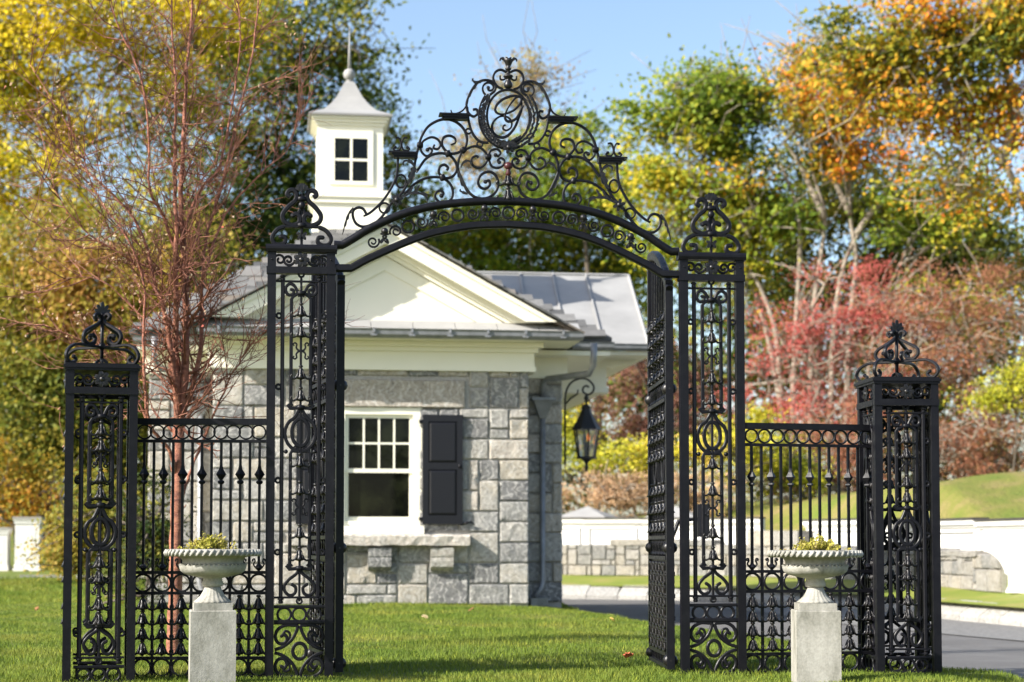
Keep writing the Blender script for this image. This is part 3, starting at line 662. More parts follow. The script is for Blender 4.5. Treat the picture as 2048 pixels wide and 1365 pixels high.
# ------------------------------------------------------------------ gate leaves
def gate_leaf(h, e, label):
    h, e = Vector(h), Vector(e); d = e-h; W = d.length
    t = empty('gate_leaf', h, math.atan2(d.y, d.x), label, 'gate leaf', 'open gate leaves')
    z0, zh, ze = .03, 2.60, 2.98
    top = lambda u: zh+(ze-zh)*math.sin(min(1, u/W*1.02)*math.pi/2)**.8
    for nm, x, zt in (('hinge_stile', .026, top(.05)+.02), ('meeting_stile', W-.022, top(W))):
        m = MB(); m.box(x-.026, x+.026, -.026, .026, z0, zt); m.build(nm, iron, t)
    bar(t, 'top_rail', [(W*i/14, top(W*i/14)) for i in range(15)], .05, .05)
    bands = [(.05,.13),(.78,.92),(1.86,2.0)]
    for a, b in bands:
        for z in (a, b):
            m = MB(); m.box(.05, W-.045, -.03, .03, z-.013, z+.013); m.build('rail', iron, t)
        for i in range(11):
            x = .09+(W-.18)*i/10; bar(t, 'scroll', cr([(x-.02,(a+b)/2-.05*(b-a)/.14),(x+.015,(a+b)/2-.03),(x,(a+b)/2),(x-.015,(a+b)/2+.03),(x+.02,(a+b)/2+.05*(b-a)/.14)], 3), .012, .034)
    for z in (.09, .85, 1.93):
        for x in (.03, W-.03):
            b = MB(); b.ball((x,0,z), .045, 10, .7, 1.2, 1); b.build('boss', ironworn, t, True)
    m = MB(); m.box(.052, W-.048, -.008, .008, .14, .77); m.build('kick_plate', iron, t)
    rows = 8; sm = MB()
    sm.sweep(cr([(-.034,-.03),(-.014,-.036),(.006,-.02),(0,.003),(-.006,.024),(.016,.036),(.034,.028)], 3), .016, .075); sm.ball((-.034,0,-.03), .017, 6, 1, 2.6, 1); sm.ball((.034,0,.028), .017, 6, 1, 2.6, 1); sm = sm.mesh('scroll', ironworn)
    for r_ in range(rows):
        z = .185+r_*.075
        for i in range(10): link('scroll', sm, t, (.095+(W-.19)*i/9, -.002, z), (0,0,0) if (i+r_) % 2 else (0,0,math.pi))
    for i in range(9):
        x = .12+(W-.24)*i/8
        m = MB(); m.box(x-.008, x+.008, -.01, .01, .93, 1.85); m.build('picket', iron, t)
        m = MB(); m.box(x-.008, x+.008, -.01, .01, 2.01, top(x)-.02); m.build('picket', iron, t)
        if i % 2 == 0:
            for z in (1.05,1.18,1.31,1.55,1.68,1.8,2.12,2.25,2.38,2.5):
                o = link('bell_flower', BELLF, t, (x,0,z)); o.scale = (1.1,1.3,1)
    for x in (W*.28, W*.7):
        bar(t, 'oval', circ((x,1.42), .07, .12, 22), .015, .03, closed=True)
    b = MB()                                          # lion head knocker on the meeting stile
    b.ball((W-.02,-.05,1.13), .055, 12, .9, 1.0, 1.1); b.ball((W-.02,-.095,1.10), .03, 10, .9, 1.1, .8); b.ball((W-.02,-.105,1.075), .022, 8, .8, .9, .7)
    for k in range(14):
        a = 2*math.pi*k/14; b.ball((W-.02+.05*math.cos(a),-.04-.01*(k % 2),1.135+.062*math.sin(a)), .022, 6, 1, 1.1, 1.2)
    b.sweep(circ((W-.02,1.05), .03, .04, 14), .012, .014, -.1, True); b.build('lion_head', ironworn, t, True)
    return t
hl = G.world(G.u(681), .05, 0); 
gate_leaf((hl.x, hl.y, 0), (gx(627, 13.0), 13.0, 0), 'open left gate leaf seen edge on behind the left tall pillar')
hr = G.world(G.u(1343), .05, 0)
gate_leaf((hr.x, hr.y, 0), (gx(1303, 13.2), 13.2, 0), 'open right gate leaf swung back, with lion head knocker on its edge')
# keypad box on a bent arm behind the right pillar
kb = empty('keypad_post', atY(1408, 1290, 16.0)*1, 0, 'dark grey keypad box on a bent pole seen through the right tall pillar', 'keypad'); kb.location.z = 0
m = MB(); m.tube([(-.36,0,-.05),(-.36,0,.70),(-.22,0,1.08),(-.05,0,1.10)], .018, 8); m.build('pole', iron, kb, True)
m = MB(); m.box(-.055,.05,-.05,.05,.94,1.23); m.box(-.042,.037,-.055,-.0502,.97,1.20); m.build('box', shutterm, kb)

# ------------------------------------------------------------------ urns on pedestals
def urn(cx, Y, rz, label, plabel):
    x = gx(cx, Y); k = Y/FPX; zt = gz(1220, Y)
    p = empty('pedestal', (x, Y, 0), rz, plabel, 'pedestal', 'stone pedestals carrying urns')
    w2 = 44.5*11.2/FPX
    m = MB(); h = w2; vs = []
    def ringsq(hh, z): return [(-hh,-hh,z),(hh,-hh,z),(hh,hh,z),(-hh,hh,z)]
    prof = [(h-.004,-.1),(h,0),(h,zt-.006),(h-.006,zt)]
    for i, (hh, z) in enumerate(prof): vs += ringsq(hh, z)
    fs = [tuple((3,2,1,0))]+[(i*4+k_, i*4+(k_+1)%4, i*4+4+(k_+1)%4, i*4+4+k_) for i in range(len(prof)-1) for k_ in range(4)]+[tuple(range((len(prof)-1)*4, len(prof)*4))]
    m.add(vs, fs); m.build('shaft', cast, p)
    u_ = empty('urn', (x, Y, zt), rz, label, 'urn', 'low wide urns on pedestals')
    s = 11.2/FPX
    m = MB(); m.box(-38*s, 38*s, -38*s, 38*s, .001, 14*s); m.build('plinth', cast, u_)
    m = MB(); m.lathe([(36*s,14.02*s),(36*s,16*s),(31*s,20*s),(23*s,28*s),(18*s,37*s),(15.5*s,46*s)], 80, mod=lambda th, t: 1+.06*(.5+.5*math.cos(20*th))*min(1, t*6)*(t < .97)); m.build('foot', cast, u_, True)
    m = MB(); m.lathe([(13*s,45.5*s),(20*s,47*s),(21.5*s,53*s),(19*s,58*s),(18.5*s,63*s),(40*s,67.5*s),(56*s,71.5*s),(64*s,78*s),(66.5*s,86*s),(66*s,89*s),(63*s,90*s),(60*s,92*s),(60*s,98*s),(64*s,104*s),(74*s,107*s),(88*s,108*s)], 48); m.build('bowl', cast, u_, True)
    m = MB()
    for k_ in range(44):
        a = 2*math.pi*k_/44; m.ball((math.cos(a)*64.5*s, math.sin(a)*64.5*s, 89.5*s), 3.2*s, 6)
    m.build('bead_moulding', cast, u_, True)
    m = MB(); m.lathe([(84*s,106.5*s),(90*s,107*s),(93*s,112*s),(91*s,119*s),(84*s,121*s),(80*s,117*s),(78*s,112*s),(20*s,111*s)], 60); 
    m.build('rim', cast, u_, True)
    m = MB()
    for k_ in range(46):
        a = 2*math.pi*k_/46; ca, sa = math.cos(a), math.sin(a); tx, ty = -sa, ca
        pts = [(ca*93*s-tx*5*s, sa*93*s-ty*5*s, 107.5*s), (ca*94.2*s, sa*94.2*s, 113*s), (ca*92*s+tx*5*s, sa*92*s+ty*5*s, 119.5*s)]
        m.tube(pts, [2.0*s,3.4*s,2.2*s], 6)
    m.build('rope_edge', cast, u_, True)
    m = MB(); m.lathe([(79*s,113*s),(40*s,116*s),(1*s,117*s)], 20); m.build('soil', mat('potting_soil', (.03,.022,.015), .95, .1), u_, True)
    # planting
    pl = empty('urn_plant', (x, Y, zt+114*s), 0, ('small tuft of yellow green foliage growing in the urn by the '+('left' if cx < 1000 else 'right')+' railing'), 'plant', 'foliage in the urns')
    r_ = np.random.default_rng(int(cx))
    st = MB(); pos = []
    for i in range(85):
        cxl = r_.normal(-6 if cx < 1000 else 4, 22)*s; cyl = r_.normal(0, 18)*s; hh = max(5, r_.normal(21, 7))*s*(1.15-abs(cxl/(60*s))*.6)
        tip = (cxl*1.15+r_.normal(0,4)*s, cyl*1.15, hh); st.tube([(cxl, cyl, -4*s), ((cxl+tip[0])/2, cyl, hh*.6), tip], .0016, 3)
        for t_ in np.linspace(.35, 1, 14): pos.append((cxl+(tip[0]-cxl)*t_+r_.normal(0,2.6)*s, cyl*(1+.15*t_)+r_.normal(0,2.6)*s, hh*t_+r_.normal(0,1.5)*s))
    st.build('stems', barkd, pl)
    leaf_cloud('leaves', np.array(pos), .011, leafm('urn', [(.22,.22,.025),(.36,.34,.05),(.5,.45,.1),(.42,.32,.14)], 6), pl, r_)
def leaf_cloud(name, P, size, m, parent, r_, flat=0.0, asp=.62):
    P = np.asarray(P, float); n = len(P)
    sd = np.array([-SUN_DIR.x*.75, -SUN_DIR.y*.75, .75])          # leaves turn partly to the light
    nn = r_.normal(size=(n,3))+sd*1.15; nn /= np.linalg.norm(nn, axis=1)[:,None]+1e-9
    a = r_.normal(size=(n,3)); a -= (a*nn).sum(1)[:,None]*nn; a /= np.linalg.norm(a, axis=1)[:,None]+1e-9
    b = np.cross(nn, a); b -= (b*a).sum(1)[:,None]*a; b /= np.linalg.norm(b, axis=1)[:,None]+1e-9
    s = size*r_.uniform(.65, 1.4, (n,1))
    c = np.cross(a, b); cup = c*s*.22
    V = np.stack([P-a*s, P-b*s*asp+cup, P+a*s, P+b*s*asp+cup], 1).reshape(-1,3)
    me = bpy.data.meshes.new(name); me.vertices.add(4*n); me.vertices.foreach_set('co', V.ravel())
    me.loops.add(4*n); me.loops.foreach_set('vertex_index', np.arange(4*n, dtype=np.int32))
    me.polygons.add(n); me.polygons.foreach_set('loop_start', np.arange(0,4*n,4,dtype=np.int32)); me.polygons.foreach_set('loop_total', np.full(n,4,dtype=np.int32))
    me.update(calc_edges=True); me.materials.append(m)
    o = link(name, me, parent); o['kind'] = 'stuff'; return o
urn(427, 11.2, R(12), 'wide grey cast stone urn with rope rim in front of the left railing', 'square pale stone pedestal under the urn by the left railing')
urn(1629, 11.42, R(-1.5), 'wide grey cast stone urn with rope rim in front of the right railing', 'square pale stone pedestal under the urn by the right railing')
# ================================================================== GATEHOUSE
from mathutils import noise as mnoise
HA = R(7.5)
H = Frame((gx(741, 26.0), 26.0, 0), HA)
house = empty('gatehouse', H.o, HA, 'small grey stone gatehouse with cream gable, slate roof and white cupola', 'building')
def hp(px, py, wv): return H.uv(px, py, wv)
uA, uB = H.u(424, 0), H.u(1058, 0)                  # pavilion corners
Zf = H.z(741, 0)                                     # under the frieze
rs = random.Random(5)
def sharp_edges(me):
    try: me.set_sharp_from_angle(angle=R(24))
    except Exception: pass
def stone_block(u0, u1, z0, z1, y, par, m, depth=.10, rough=.016, gap=.008, name='stone'):
    """rock faced block: a subdivided front that bulges, edges pulled back"""
    u0 += gap; u1 -= gap; z0 += gap*.8; z1 -= gap*.8
    nx = max(3, min(11, int((u1-u0)/.05))); nz = max(3, min(7, int((z1-z0)/.05))); so = Vector((rs.uniform(0,99), rs.uniform(0,99), 0)); tu, tz = rs.uniform(-.016,.016), rs.uniform(-.016,.016); b = MB(); vs = []; fs = []
    ew, eh = .02/(u1-u0), .02/(z1-z0); FU = [0,ew]+[ew+(1-2*ew)*q/(nx-2) for q in range(1, nx-2)]+[1-ew,1]; FV = [0,eh]+[eh+(1-2*eh)*q/(nz-2) for q in range(1, nz-2)]+[1-eh,1]
    if nx < 3 or nz < 3: FU = [q/nx for q in range(nx+1)]; FV = [q/nz for q in range(nz+1)]
    for j in range(nz+1):
        for i in range(nx+1):
            e = (i in (0, nx)) or (j in (0, nz))
            du = 0 if i in (0, 1, nx-1, nx) else rs.uniform(-.012,.012); dz = 0 if j in (0, 1, nz-1, nz) else rs.uniform(-.012,.012)
            if e: du += rs.uniform(-.006,.006); dz += rs.uniform(-.006,.006)
            vs.append((u0+(u1-u0)*FU[i]+du, y-(rs.uniform(.002,.012) if e else .016+rough*1.3*(1+mnoise.fractal(Vector((u0+(u1-u0)*i/nx, z0+(z1-z0)*j/nz, 0))*7+so, 1, 2, 4))+tu*(i/nx-.5)+tz*(j/nz-.5)+rs.uniform(-.004,.004)), z0+(z1-z0)*FV[j]+dz))
    for j in range(nz):
        for i in range(nx):
            a = j*(nx+1)+i
            if rs.random() < .5: fs += [(a,a+1,a+nx+2),(a,a+nx+2,a+nx+1)]
            else: fs += [(a,a+1,a+nx+1),(a+1,a+nx+2,a+nx+1)]
    m0 = len(vs); edge = list(range(nx+1))+[(j+1)*(nx+1)-1 for j in range(1, nz+1)]+[nz*(nx+1)+i for i in range(nx-1,-1,-1)]+[j*(nx+1) for j in range(nz-1,0,-1)]
    for q in edge: vs.append((vs[q][0], y+depth, vs[q][2]))
    for i in range(len(edge)):
        j = (i+1) % len(edge); fs.append((edge[j], edge[i], m0+i, m0+j))
    b.add(vs, fs); o = b.build(name, m, par, True); sharp_edges(o.data); return o
def ashlar(u0, u1, z0, z1, y, par, holes=(), unit=.15, seed=3, m=None, name='stone', maxw=5):
    """fill a rectangle with irregular squared blocks on a small grid"""
    r_ = random.Random(seed); nx = max(1, round((u1-u0)/unit)); nz = max(1, round((z1-z0)/unit)); dx = (u1-u0)/nx; dz = (z1-z0)/nz
    g = [[False]*nx for _ in range(nz)]
    for (a, b, c, d) in holes:
        for j in range(nz):
            for i in range(nx):
                cx, cz = u0+(i+.5)*dx, z0+(j+.5)*dz
                if a < cx < b and c < cz < d: g[j][i] = True
    k = 0
    for j in range(nz):
        for i in range(nx):
            if g[j][i]: continue
            wt = r_.choice([2,2,3,3,3,4,4,maxw]); ht = r_.choice([1,2,2,2,2,3]); w_ = 0
            while w_ < wt and i+w_ < nx and not g[j][i+w_]: w_ += 1
            h_ = 1
            while h_ < ht and j+h_ < nz and not any(g[j+h_][i+q] for q in range(w_)): h_ += 1
            for q in range(h_):
                for p in range(w_): g[j+q][i+p] = True
            stone_block(u0+i*dx, u0+(i+w_)*dx, z0+j*dz, z0+(j+h_)*dz, y, par, m or (stone if r_.random() > .12 else stonetan), name=name); k += 1
    return k
# --- walls
WALLH = Zf+.06
uML, uMR = H.u(296, 1.0), H.u(1125, 1.0)            # main block corners, set back one metre
b = MB(); b.box(uML+.02, uA+.3, 1.012, 6.6, -.1, WALLH); b.box(uB-.3, uMR-.02, 1.012, 6.6, -.1, WALLH); b.box(uA+.3, uB-.3, 1.3, 6.6, -.1, WALLH); wall2 = b.build('main_wall', mortar, house)
wl_, wr_ = H.u(672, 0), H.u(843.5, 0); wz0, wz1 = H.z(1066, 0), H.z(816, 0)        # window casing
lz0, lz1 = H.z(817, 0), H.z(759, 0); lu0, lu1 = H.u(586, 0), H.u(931, 0)
sz0, sz1 = H.z(1091, -.1), H.z(1069, -.1); su0, su1 = H.u(578, -.12), H.u(939, -.12)
holes = [(wl_,wr_,sz1-.05,lz0),(lu0,lu1,lz0,lz1),(su0,su1,sz0,sz1)]
b = MB(); b.box(uA+.02, wl_+.02, -.003, 1.2, -.1, WALLH); b.box(wr_-.02, uB-.02, -.003, 1.2, -.1, WALLH); b.box(wl_+.0201, wr_-.0201, -.003, 1.2, -.1, wz0+.05); b.box(wl_+.0201, wr_-.0201, -.003, 1.2, wz1-.03, WALLH); wall = b.build('front_wall', mortar, house)
ashlar(uA, uB, 0.0, WALLH, 0, wall, holes, seed=21)
ashlar(uML, uA, 0.0, WALLH, 1.0, wall2, (), seed=8); ashlar(uB, uMR, 0, WALLH, 1.0, wall2, (), seed=9)
stone_block(lu0, lu1, lz0, lz1, -.02, house, stonetan, .12, .018, name='lintel')
# quoins returned on the right edge of the main wall are single wide blocks already in the ashlar
b = MB(); nseg = 24; vs = []
for i in range(nseg+1):
    u = su0+(su1-su0)*i/nseg; j1, j2, j3 = rs.uniform(-.008,.008), rs.uniform(-.01,.01), rs.uniform(-.012,.012)
    vs += [(u,.0,sz0),(u,-.21+j3,sz0+j1),(u,-.22+j2,sz1-.03+j1),(u,-.19+j2,sz1+j3*.4),(u,.0,sz1)]
fs = [(i*5+k, i*5+k+1, i*5+k+6, i*5+k+5) for i in range(nseg) for k in range(4)]+[(4,3,2,1,0),tuple(nseg*5+k for k in range(5))]
b.add(vs, fs); b.build('sill', stonetan, house)
for px in (622, 760, 884):
    c0 = H.u(px, -.1); zc0, zc1 = H.z(1141, -.1), H.z(1096, -.1); hw = .165
    b = MB(); b.prismx([(0,zc0-.0),(-.08,zc0),(-.15,zc0+.05),(-.165,zc0+.13),(-.16,zc0+.19),(-.17,zc0+.2),(-.18,zc1),(0,zc1)], c0-hw, c0+hw); b.build('corbel', stone, house)
# --- window
win = MB(); cw = .13
win.box(wl_, wl_+cw, -.03, .06, wz0+.1, wz1); win.box(wr_-cw, wr_, -.03, .06, wz0+.1, wz1); win.box(wl_+cw, wr_-cw, -.03, .06, wz1-.10, wz1); win.box(wl_+cw, wr_-cw, -.02, .06, wz0+.1, wz0+.17)
win.box(wl_-.03, wr_+.03, -.10, .06, wz0-.02, wz0+.098); window = win.build('window', cream, house)
gl, gr = wl_+cw, wr_-cw; zm = H.z(942, .02); zg0, zg1 = wz0+.17, wz1-.10
for (a, b_, y, nm) in ((zm-.03, zg1, .01, 'upper_sash'), (zg0, zm+.03, .035, 'lower_sash')):
    s_ = MB(); s_.box(gl, gl+.05, y, y+.03, a, b_); s_.box(gr-.05, gr, y, y+.03, a, b_); s_.box(gl+.05, gr-.05, y, y+.03, a, a+.06); s_.box(gl+.05, gr-.05, y, y+.03, b_-.05, b_)
    s_.build(nm, cream, window)
iu0, iu1, iz0, iz1 = gl+.05, gr-.05, zm+.03, zg1-.05
for i in range(1, 4):
    u = iu0+(iu1-iu0)*i/4; b = MB(); b.box(u-.014, u+.014, .014, .036, iz0, iz1); b.build('glazing_bar', cream, window)
b = MB(); b.box(iu0, iu1, .016, .034, (iz0+iz1)/2-.014, (iz0+iz1)/2+.014); b.build('glazing_bar', cream, window)
for i in range(4):
    for j in range(2):
        u0_, u1_ = iu0+(iu1-iu0)*i/4+.014, iu0+(iu1-iu0)*(i+1)/4-.014; z0_, z1_ = iz0+(iz1-iz0)*j/2+.012, iz0+(iz1-iz0)*(j+1)/2-.012
        b = MB(); b.box(u0_, u1_, .026, .030, z0_, z1_); b.build('pane', glass, window)
b = MB(); b.box(gl+.05, gr-.05, .05, .054, zg0+.05, zm-.02); b.build('pane', glass, window)
b = MB(); b.box(wl_+.05, wr_-.05, .062, .3, wz0+.1, wz1-.05); b.build('dark_room_block', shutterm, window)  # darkness of the room painted as a solid black block behind the panes
# --- shutters
for (pa, pb) in ((592, 671.5), (845, 925)):
    a, b_ = H.u(pa, -.05), H.u(pb, -.05); z0, z1 = H.z(1049, -.05), H.z(829, -.05)
    m = MB(); m.box(a, b_, -.075, -.045, z0, z1); sh = m.build('shutter', shutterm, house)
    st = .085
    for q in ((a,a+st,z0,z1),(b_-st,b_,z0,z1)):
        m = MB(); m.box(q[0],q[1],-.095,-.0755,q[2],q[3]); m.build('stile', shutterm, sh)
    zmid = z0+(z1-z0)*.53
    for q in ((z0,z0+.13),(zmid-.05,zmid+.05),(z1-.1,z1)):
        m = MB(); m.box(a+st,b_-st,-.095,-.0755,q[0],q[1]); m.build('rail', shutterm, sh)
    for q0, q1 in ((z0+.13,zmid-.05),(zmid+.05,z1-.1)):
        x0, x1 = a+st, b_-st; e = .035; m = MB()
        m.add([(x0,-.0757,q0),(x1,-.0757,q0),(x1,-.0757,q1),(x0,-.0757,q1),(x0+e,-.092,q0+e),(x1-e,-.092,q0+e),(x1-e,-.092,q1-e),(x0+e,-.092,q1-e)],
              [(0,1,5,4),(1,2,6,5),(2,3,7,6),(3,0,4,7),(4,5,6,7)]); m.build('raised_panel', shutterm, sh)
    for zz in (z0+.08, z1-.1):
        m = MB(); m.box((b_ if pa < 700 else a-.05), (b_+.05 if pa < 700 else a), -.09, -.04, zz-.025, zz+.025); m.build('hinge', iron, sh)
    m = MB(); m.ball((b_-.04 if pa > 700 else a+.04, -.105, zmid), .03, 8, 1, .5, 1); m.build('knob', iron, sh, True)
# shutter dog
m = MB(); zz = H.z(1046, -.05); uu = H.u(928, -.05); m.tube([(uu-.05,-.03,zz-.03),(uu+.02,-.08,zz),(uu+.10,-.09,zz+.015),(uu+.16,-.07,zz-.03)], [.012,.018,.015,.006], 6); m.build('shutter_hook', iron, house, True)
# --- eaves: frieze, soffit, gutter, pent strip
OV = .5
zs = H.z(676, -OV)                                   # soffit level
fe = .07
def ring_entab(name, u0, u1, y0, y1, z0, z1, mt): 
    b = MB(); b.box(u0, u1, y0, y1, z0, z1); return b.build(name, mt, house)
ring_entab('frieze', uA-fe, uB+fe, -fe, 1.3, Zf, zs-.14, cream)
ring_entab('architrave', uA-fe-.02, uB+fe+.02, -fe-.02, 1.3, Zf-.002, Zf+.07, cream)
ring_entab('bed_moulding', uA-fe-.05, uB+fe+.05, -fe-.05, 1.3, zs-.14, zs-.075, cream)
ring_entab('cornice', uA-fe-.12, uB+fe+.12, -fe-.12, 1.3, zs-.0752, zs-.002, cream)
gu0, gu1 = H.u(392, -OV), H.u(1166, -OV)
ring_entab('soffit', gu0+.03, gu1-.03, -OV+.02, 1.3, zs, zs+.04, cream)
ring_entab('main_frieze', uML-fe, uMR+fe, 1.0-fe, 6.4, Zf, zs-.1, cream)
mu0, mu1 = H.u(264, .52), H.u(1228, .52)
ring_entab('main_soffit', mu0+.05, mu1-.05, .55, 6.9, zs-.0995, zs-.03, cream)
def gutter(u0, u1, y, z, hgt=.13, brk=True, out=.13):
    b = MB(); prof_ = [(y,z),(y-out*.55,z+.005),(y-out*.85,z+hgt*.35),(y-out*.9,z+hgt*.75),(y-out*1.05,z+hgt),(y-out*.9,z+hgt),(y-out*.75,z+hgt*.5),(y-.02,z+hgt*.4),(y,z+hgt)]
    b.prismx(prof_, u0, u1); g_ = b.build('gutter', leadm, house)
    n = int((u1-u0)/.53)
    for i in range(n if brk else 0):
        u = u0+.3+(u1-u0-.6)*i/max(1, n-1); b = MB(); b.box(u-.015, u+.015, y-out*1.12, y-out*.8, z+hgt*.55, z+hgt*1.06); b.box(u-.045, u+.045, y-out*.96, y-out*.86, z+hgt*.18, z+hgt*.36); b.build('bracket', leadm, g_)
gutter(gu0, gu1, -OV+.02, zs+.0, .125)
gutter(mu0, gu0-.03, .58, zs-.02, .12, False); gutter(gu1+.02, mu1, .58, zs-.02, .12, False)
zp0, zp1 = zs+.13, H.z(643, -.1)
b = MB(); n = 9
for i in range(n):
    a, c = gu0+.02+(gu1-gu0-.04)*i/n, gu0+.02+(gu1-gu0-.04)*(i+1)/n
    b = MB(); b.prismx([(-OV+.0,zp0-.01),(-OV+.0,zp0),(-.21,zp1),(-.21,zp1-.03)], a+.004, c-.004); b.build('flashing_sheet', zinc, house)
# --- gable
ap = hp(772, 449, -.5); tl = hp(383, 649, -.5); tr = hp(1148, 658, -.5)
zb = min(tl[1], tr[1]); axu = ap[0]
hwl, hwr = axu-tl[0], tr[0]-axu
def chev(d_out, d_in, y0, y1, name, mt, zbase=None):
    """raking moulding both sides, from vertical offset d_out to d_in below the roof line"""
    for s_, hw in ((-1, hwl), (1, hwr)):
        sl = (ap[1]-zb)/hw; zbb = zbase if zbase is not None else zp1-.02
        P0 = (axu, ap[1]-d_out); P1 = (axu, ap[1]-d_in)
        def at(d): 
            x = (ap[1]-d-zbb)/sl; return (axu+s_*x, zbb)
        b = MB(); b.prism([P0, at(d_out), at(d_in), P1], y0, y1); b.build(name, mt, house)
chev(.02, .27, -.5, -.44, 'rake_board', cream); chev(.02, .09, -.525, -.5005, 'rake_moulding', cream)
chev(.10, .25, -.4395, -.02, 'rake_soffit', cream)
chev(.2505, .34, -.33, -.1, 'bed_moulding', cream); chev(.3405, .40, -.27, -.1, 'bed_moulding', cream)
zt0 = zp1-.03
b = MB(); sl = (ap[1]-zb)/hwr
b.prism([(axu-hwl, zt0), (axu+hwr*.98, zt0), (axu, ap[1]-.05)], -.2, 1.2); tym = b.build('tympanum', cream, house)
def tri(d): return [(axu-(ap[1]-d-zt0)/((ap[1]-zb)/hwl), zt0), (axu+(ap[1]-d-zt0)/((ap[1]-zb)/hwr), zt0), (axu, ap[1]-d)]
to, ti = tri(.42), tri(.62)
b = MB()
for k in (0, 1):
    o0, o1, i0, i1 = to[k], to[2], ti[k], ti[2]; b.prism([o0, o1, i1, i0], -.225, -.2002)
b.build('tympanum_border', cream, tym)
# --- slates on the gable (front edges stepped) and on the main hip
sm = MB(); sm.box(0,1,0,1,0,1); slm = sm.mesh('slate', slate)
def slate_at(par, p, ux, uy, uz, sx, sy, sz):
    o = link('slate', slm, par); M_ = Matrix((( ux.x*sx, uy.x*sy, uz.x*sz, p.x),(ux.y*sx, uy.y*sy, uz.y*sz, p.y),(ux.z*sx, uy.z*sy, uz.z*sz, p.z),(0,0,0,1)))
    o.matrix_local = M_; return o
for s_, hw in ((-1, hwl), (1, hwr)):
    run, rise = hw+.06, (ap[1]-zb)*(hw+.06)/hw; ln = math.hypot(run, rise); dn = Vector((s_*run/ln, 0, -rise/ln)); up = Vector((s_*rise/ln, 0, run/ln)); by = Vector((0,1,0))
    b = MB(); A = Vector((axu,0,ap[1]-.03)); Bq = A+dn*ln
    b.add([(A.x,-.5,A.z),(Bq.x,-.5,Bq.z),(Bq.x,3.2,Bq.z),(A.x,3.2,A.z),(A.x,-.5,A.z+.03),(Bq.x,-.5,Bq.z+.03),(Bq.x,3.2,Bq.z+.03),(A.x,3.2,A.z+.03)], [(0,1,2,3),(7,6,5,4),(0,4,5,1),(2,6,7,3),(1,5,6,2)])
    deck = b.build('gable_roof', slate, house)
    n = int(ln/.19)
    for i in range(n):
        p0 = A+dn*(i*ln/n)+up*.032
        w0 = -.58-rs.uniform(0,.035)
        for j in range(5):
            wj = rs.uniform(.2,.34)
            slate_at(deck, Vector((p0.x, w0, p0.z)), dn+up*.05, by, up, .24+rs.uniform(-.02,.03), wj-.008, .016+rs.uniform(0,.012)); w0 += wj
# main hip roof
ezm = H.z(668, .5); eL, eR = hp(258, 668, .5)[0], hp(1224, 668, .5)[0]; apx = hp(709, 429, 4.2)
A3 = Vector((apx[0], 4.2, apx[1])); c0 = Vector((eL,.5,ezm)); c1 = Vector((eR,.5,ezm)); c2 = Vector((eR,7.4,ezm)); c3 = Vector((eL,7.4,ezm))
b = MB(); b.add([c0,c1,c2,c3,A3, c0-Vector((0,0,.06)), c1-Vector((0,0,.06)), c2-Vector((0,0,.06)), c3-Vector((0,0,.06))], [(0,1,4),(1,2,4),(2,3,4),(3,0,4),(0,5,6,1),(1,6,7,2),(2,7,8,3),(3,8,5,0),(5,8,7,6)])
hip = b.build('main_roof', slate, house)
mid_e = Vector((A3.x,.5,ezm)); dnh = (mid_e-A3); lnh = dnh.length; dnh.normalize(); exh = Vector((1,0,0)); uph = exh.cross(-dnh)
if uph.z < 0: uph = -uph
n = int(lnh/.17)
for i in range(n):
    t0, t1 = i/n, (i+1)/n; pc = A3+dnh*(lnh*t0)
    xl = A3.x+(c0.x-A3.x)*(t0*.6+t1*.4); xr = A3.x+(c1.x-A3.x)*(t0*.6+t1*.4); zrow = pc.z
    gl_, gr_ = axu-(ap[1]+.1-zrow)/((ap[1]-zb)/hwl), axu+(ap[1]+.1-zrow)/((ap[1]-zb)/hwr)
    x = xl-.03
    while x < xr:
        wj = rs.uniform(.26,.46)
        if x > xr-.1: break
        wj = min(wj, xr+.04-x)
        if x+wj < gl_+1.0 or x > gr_-1.0:
            slate_at(hip, Vector((x, pc.y, pc.z))+uph*.012, dnh+uph*.05, exh*1.0, uph, .22+rs.uniform(-.02,.03), wj-.01, .015+rs.uniform(0,.012))
        x += wj
# --- cupola
CW = 3.62
def cu(px): return H.u(px, CW, 300)
def cz(py): return H.z(py, CW, 700)
x0, x1 = cu(635), cu(766); cxm = (x0+x1)/2; hw = (x1-x0)/2; cy = CW+hw
b = MB(); b.box(cxm-hw, cxm+hw, cy-hw, cy+hw, cz(385), cz(243)); cup = b.build('cupola', cream, house)
def sqb(name, h, z0, z1, mt=cream):
    b = MB(); b.box(cxm-h, cxm+h, cy-h, cy+h, z0, z1); return b.build(name, mt, cup)
sqb('base', hw+.05, cz(520), cz(408)); sqb('base_moulding', hw+.09, cz(408), cz(397)); sqb('base_moulding', hw+.12, cz(397), cz(383)); sqb('base_panel', hw+.062, cz(480), cz(425))
for k, (h, a, c_) in enumerate(((hw+.03,252,246),(hw+.065,246,240),(hw+.10,240,235))): sqb('cornice', h, cz(a), cz(c_)-.001)
rprof = [(hw+.145,cz(235)),(hw+.15,cz(231)),(hw*.80,cz(216)),(hw*.58,cz(201)),(hw*.40,cz(184)),(hw*.27,cz(167)),(hw*.17,cz(153)),(.055,cz(148))]
b = MB(); vs = []
for h, z in rprof: vs += [(cxm-h,cy-h,z),(cxm+h,cy-h,z),(cxm+h,cy+h,z),(cxm-h,cy+h,z)]
fs = [(3,2,1,0)]+[(i*4+k, i*4+(k+1)%4, i*4+4+(k+1)%4, i*4+4+k) for i in range(len(rprof)-1) for k in range(4)]+[tuple(range((len(rprof)-1)*4, len(rprof)*4))]
b.add(vs, fs); b.build('cupola_roof', zinc, cup)
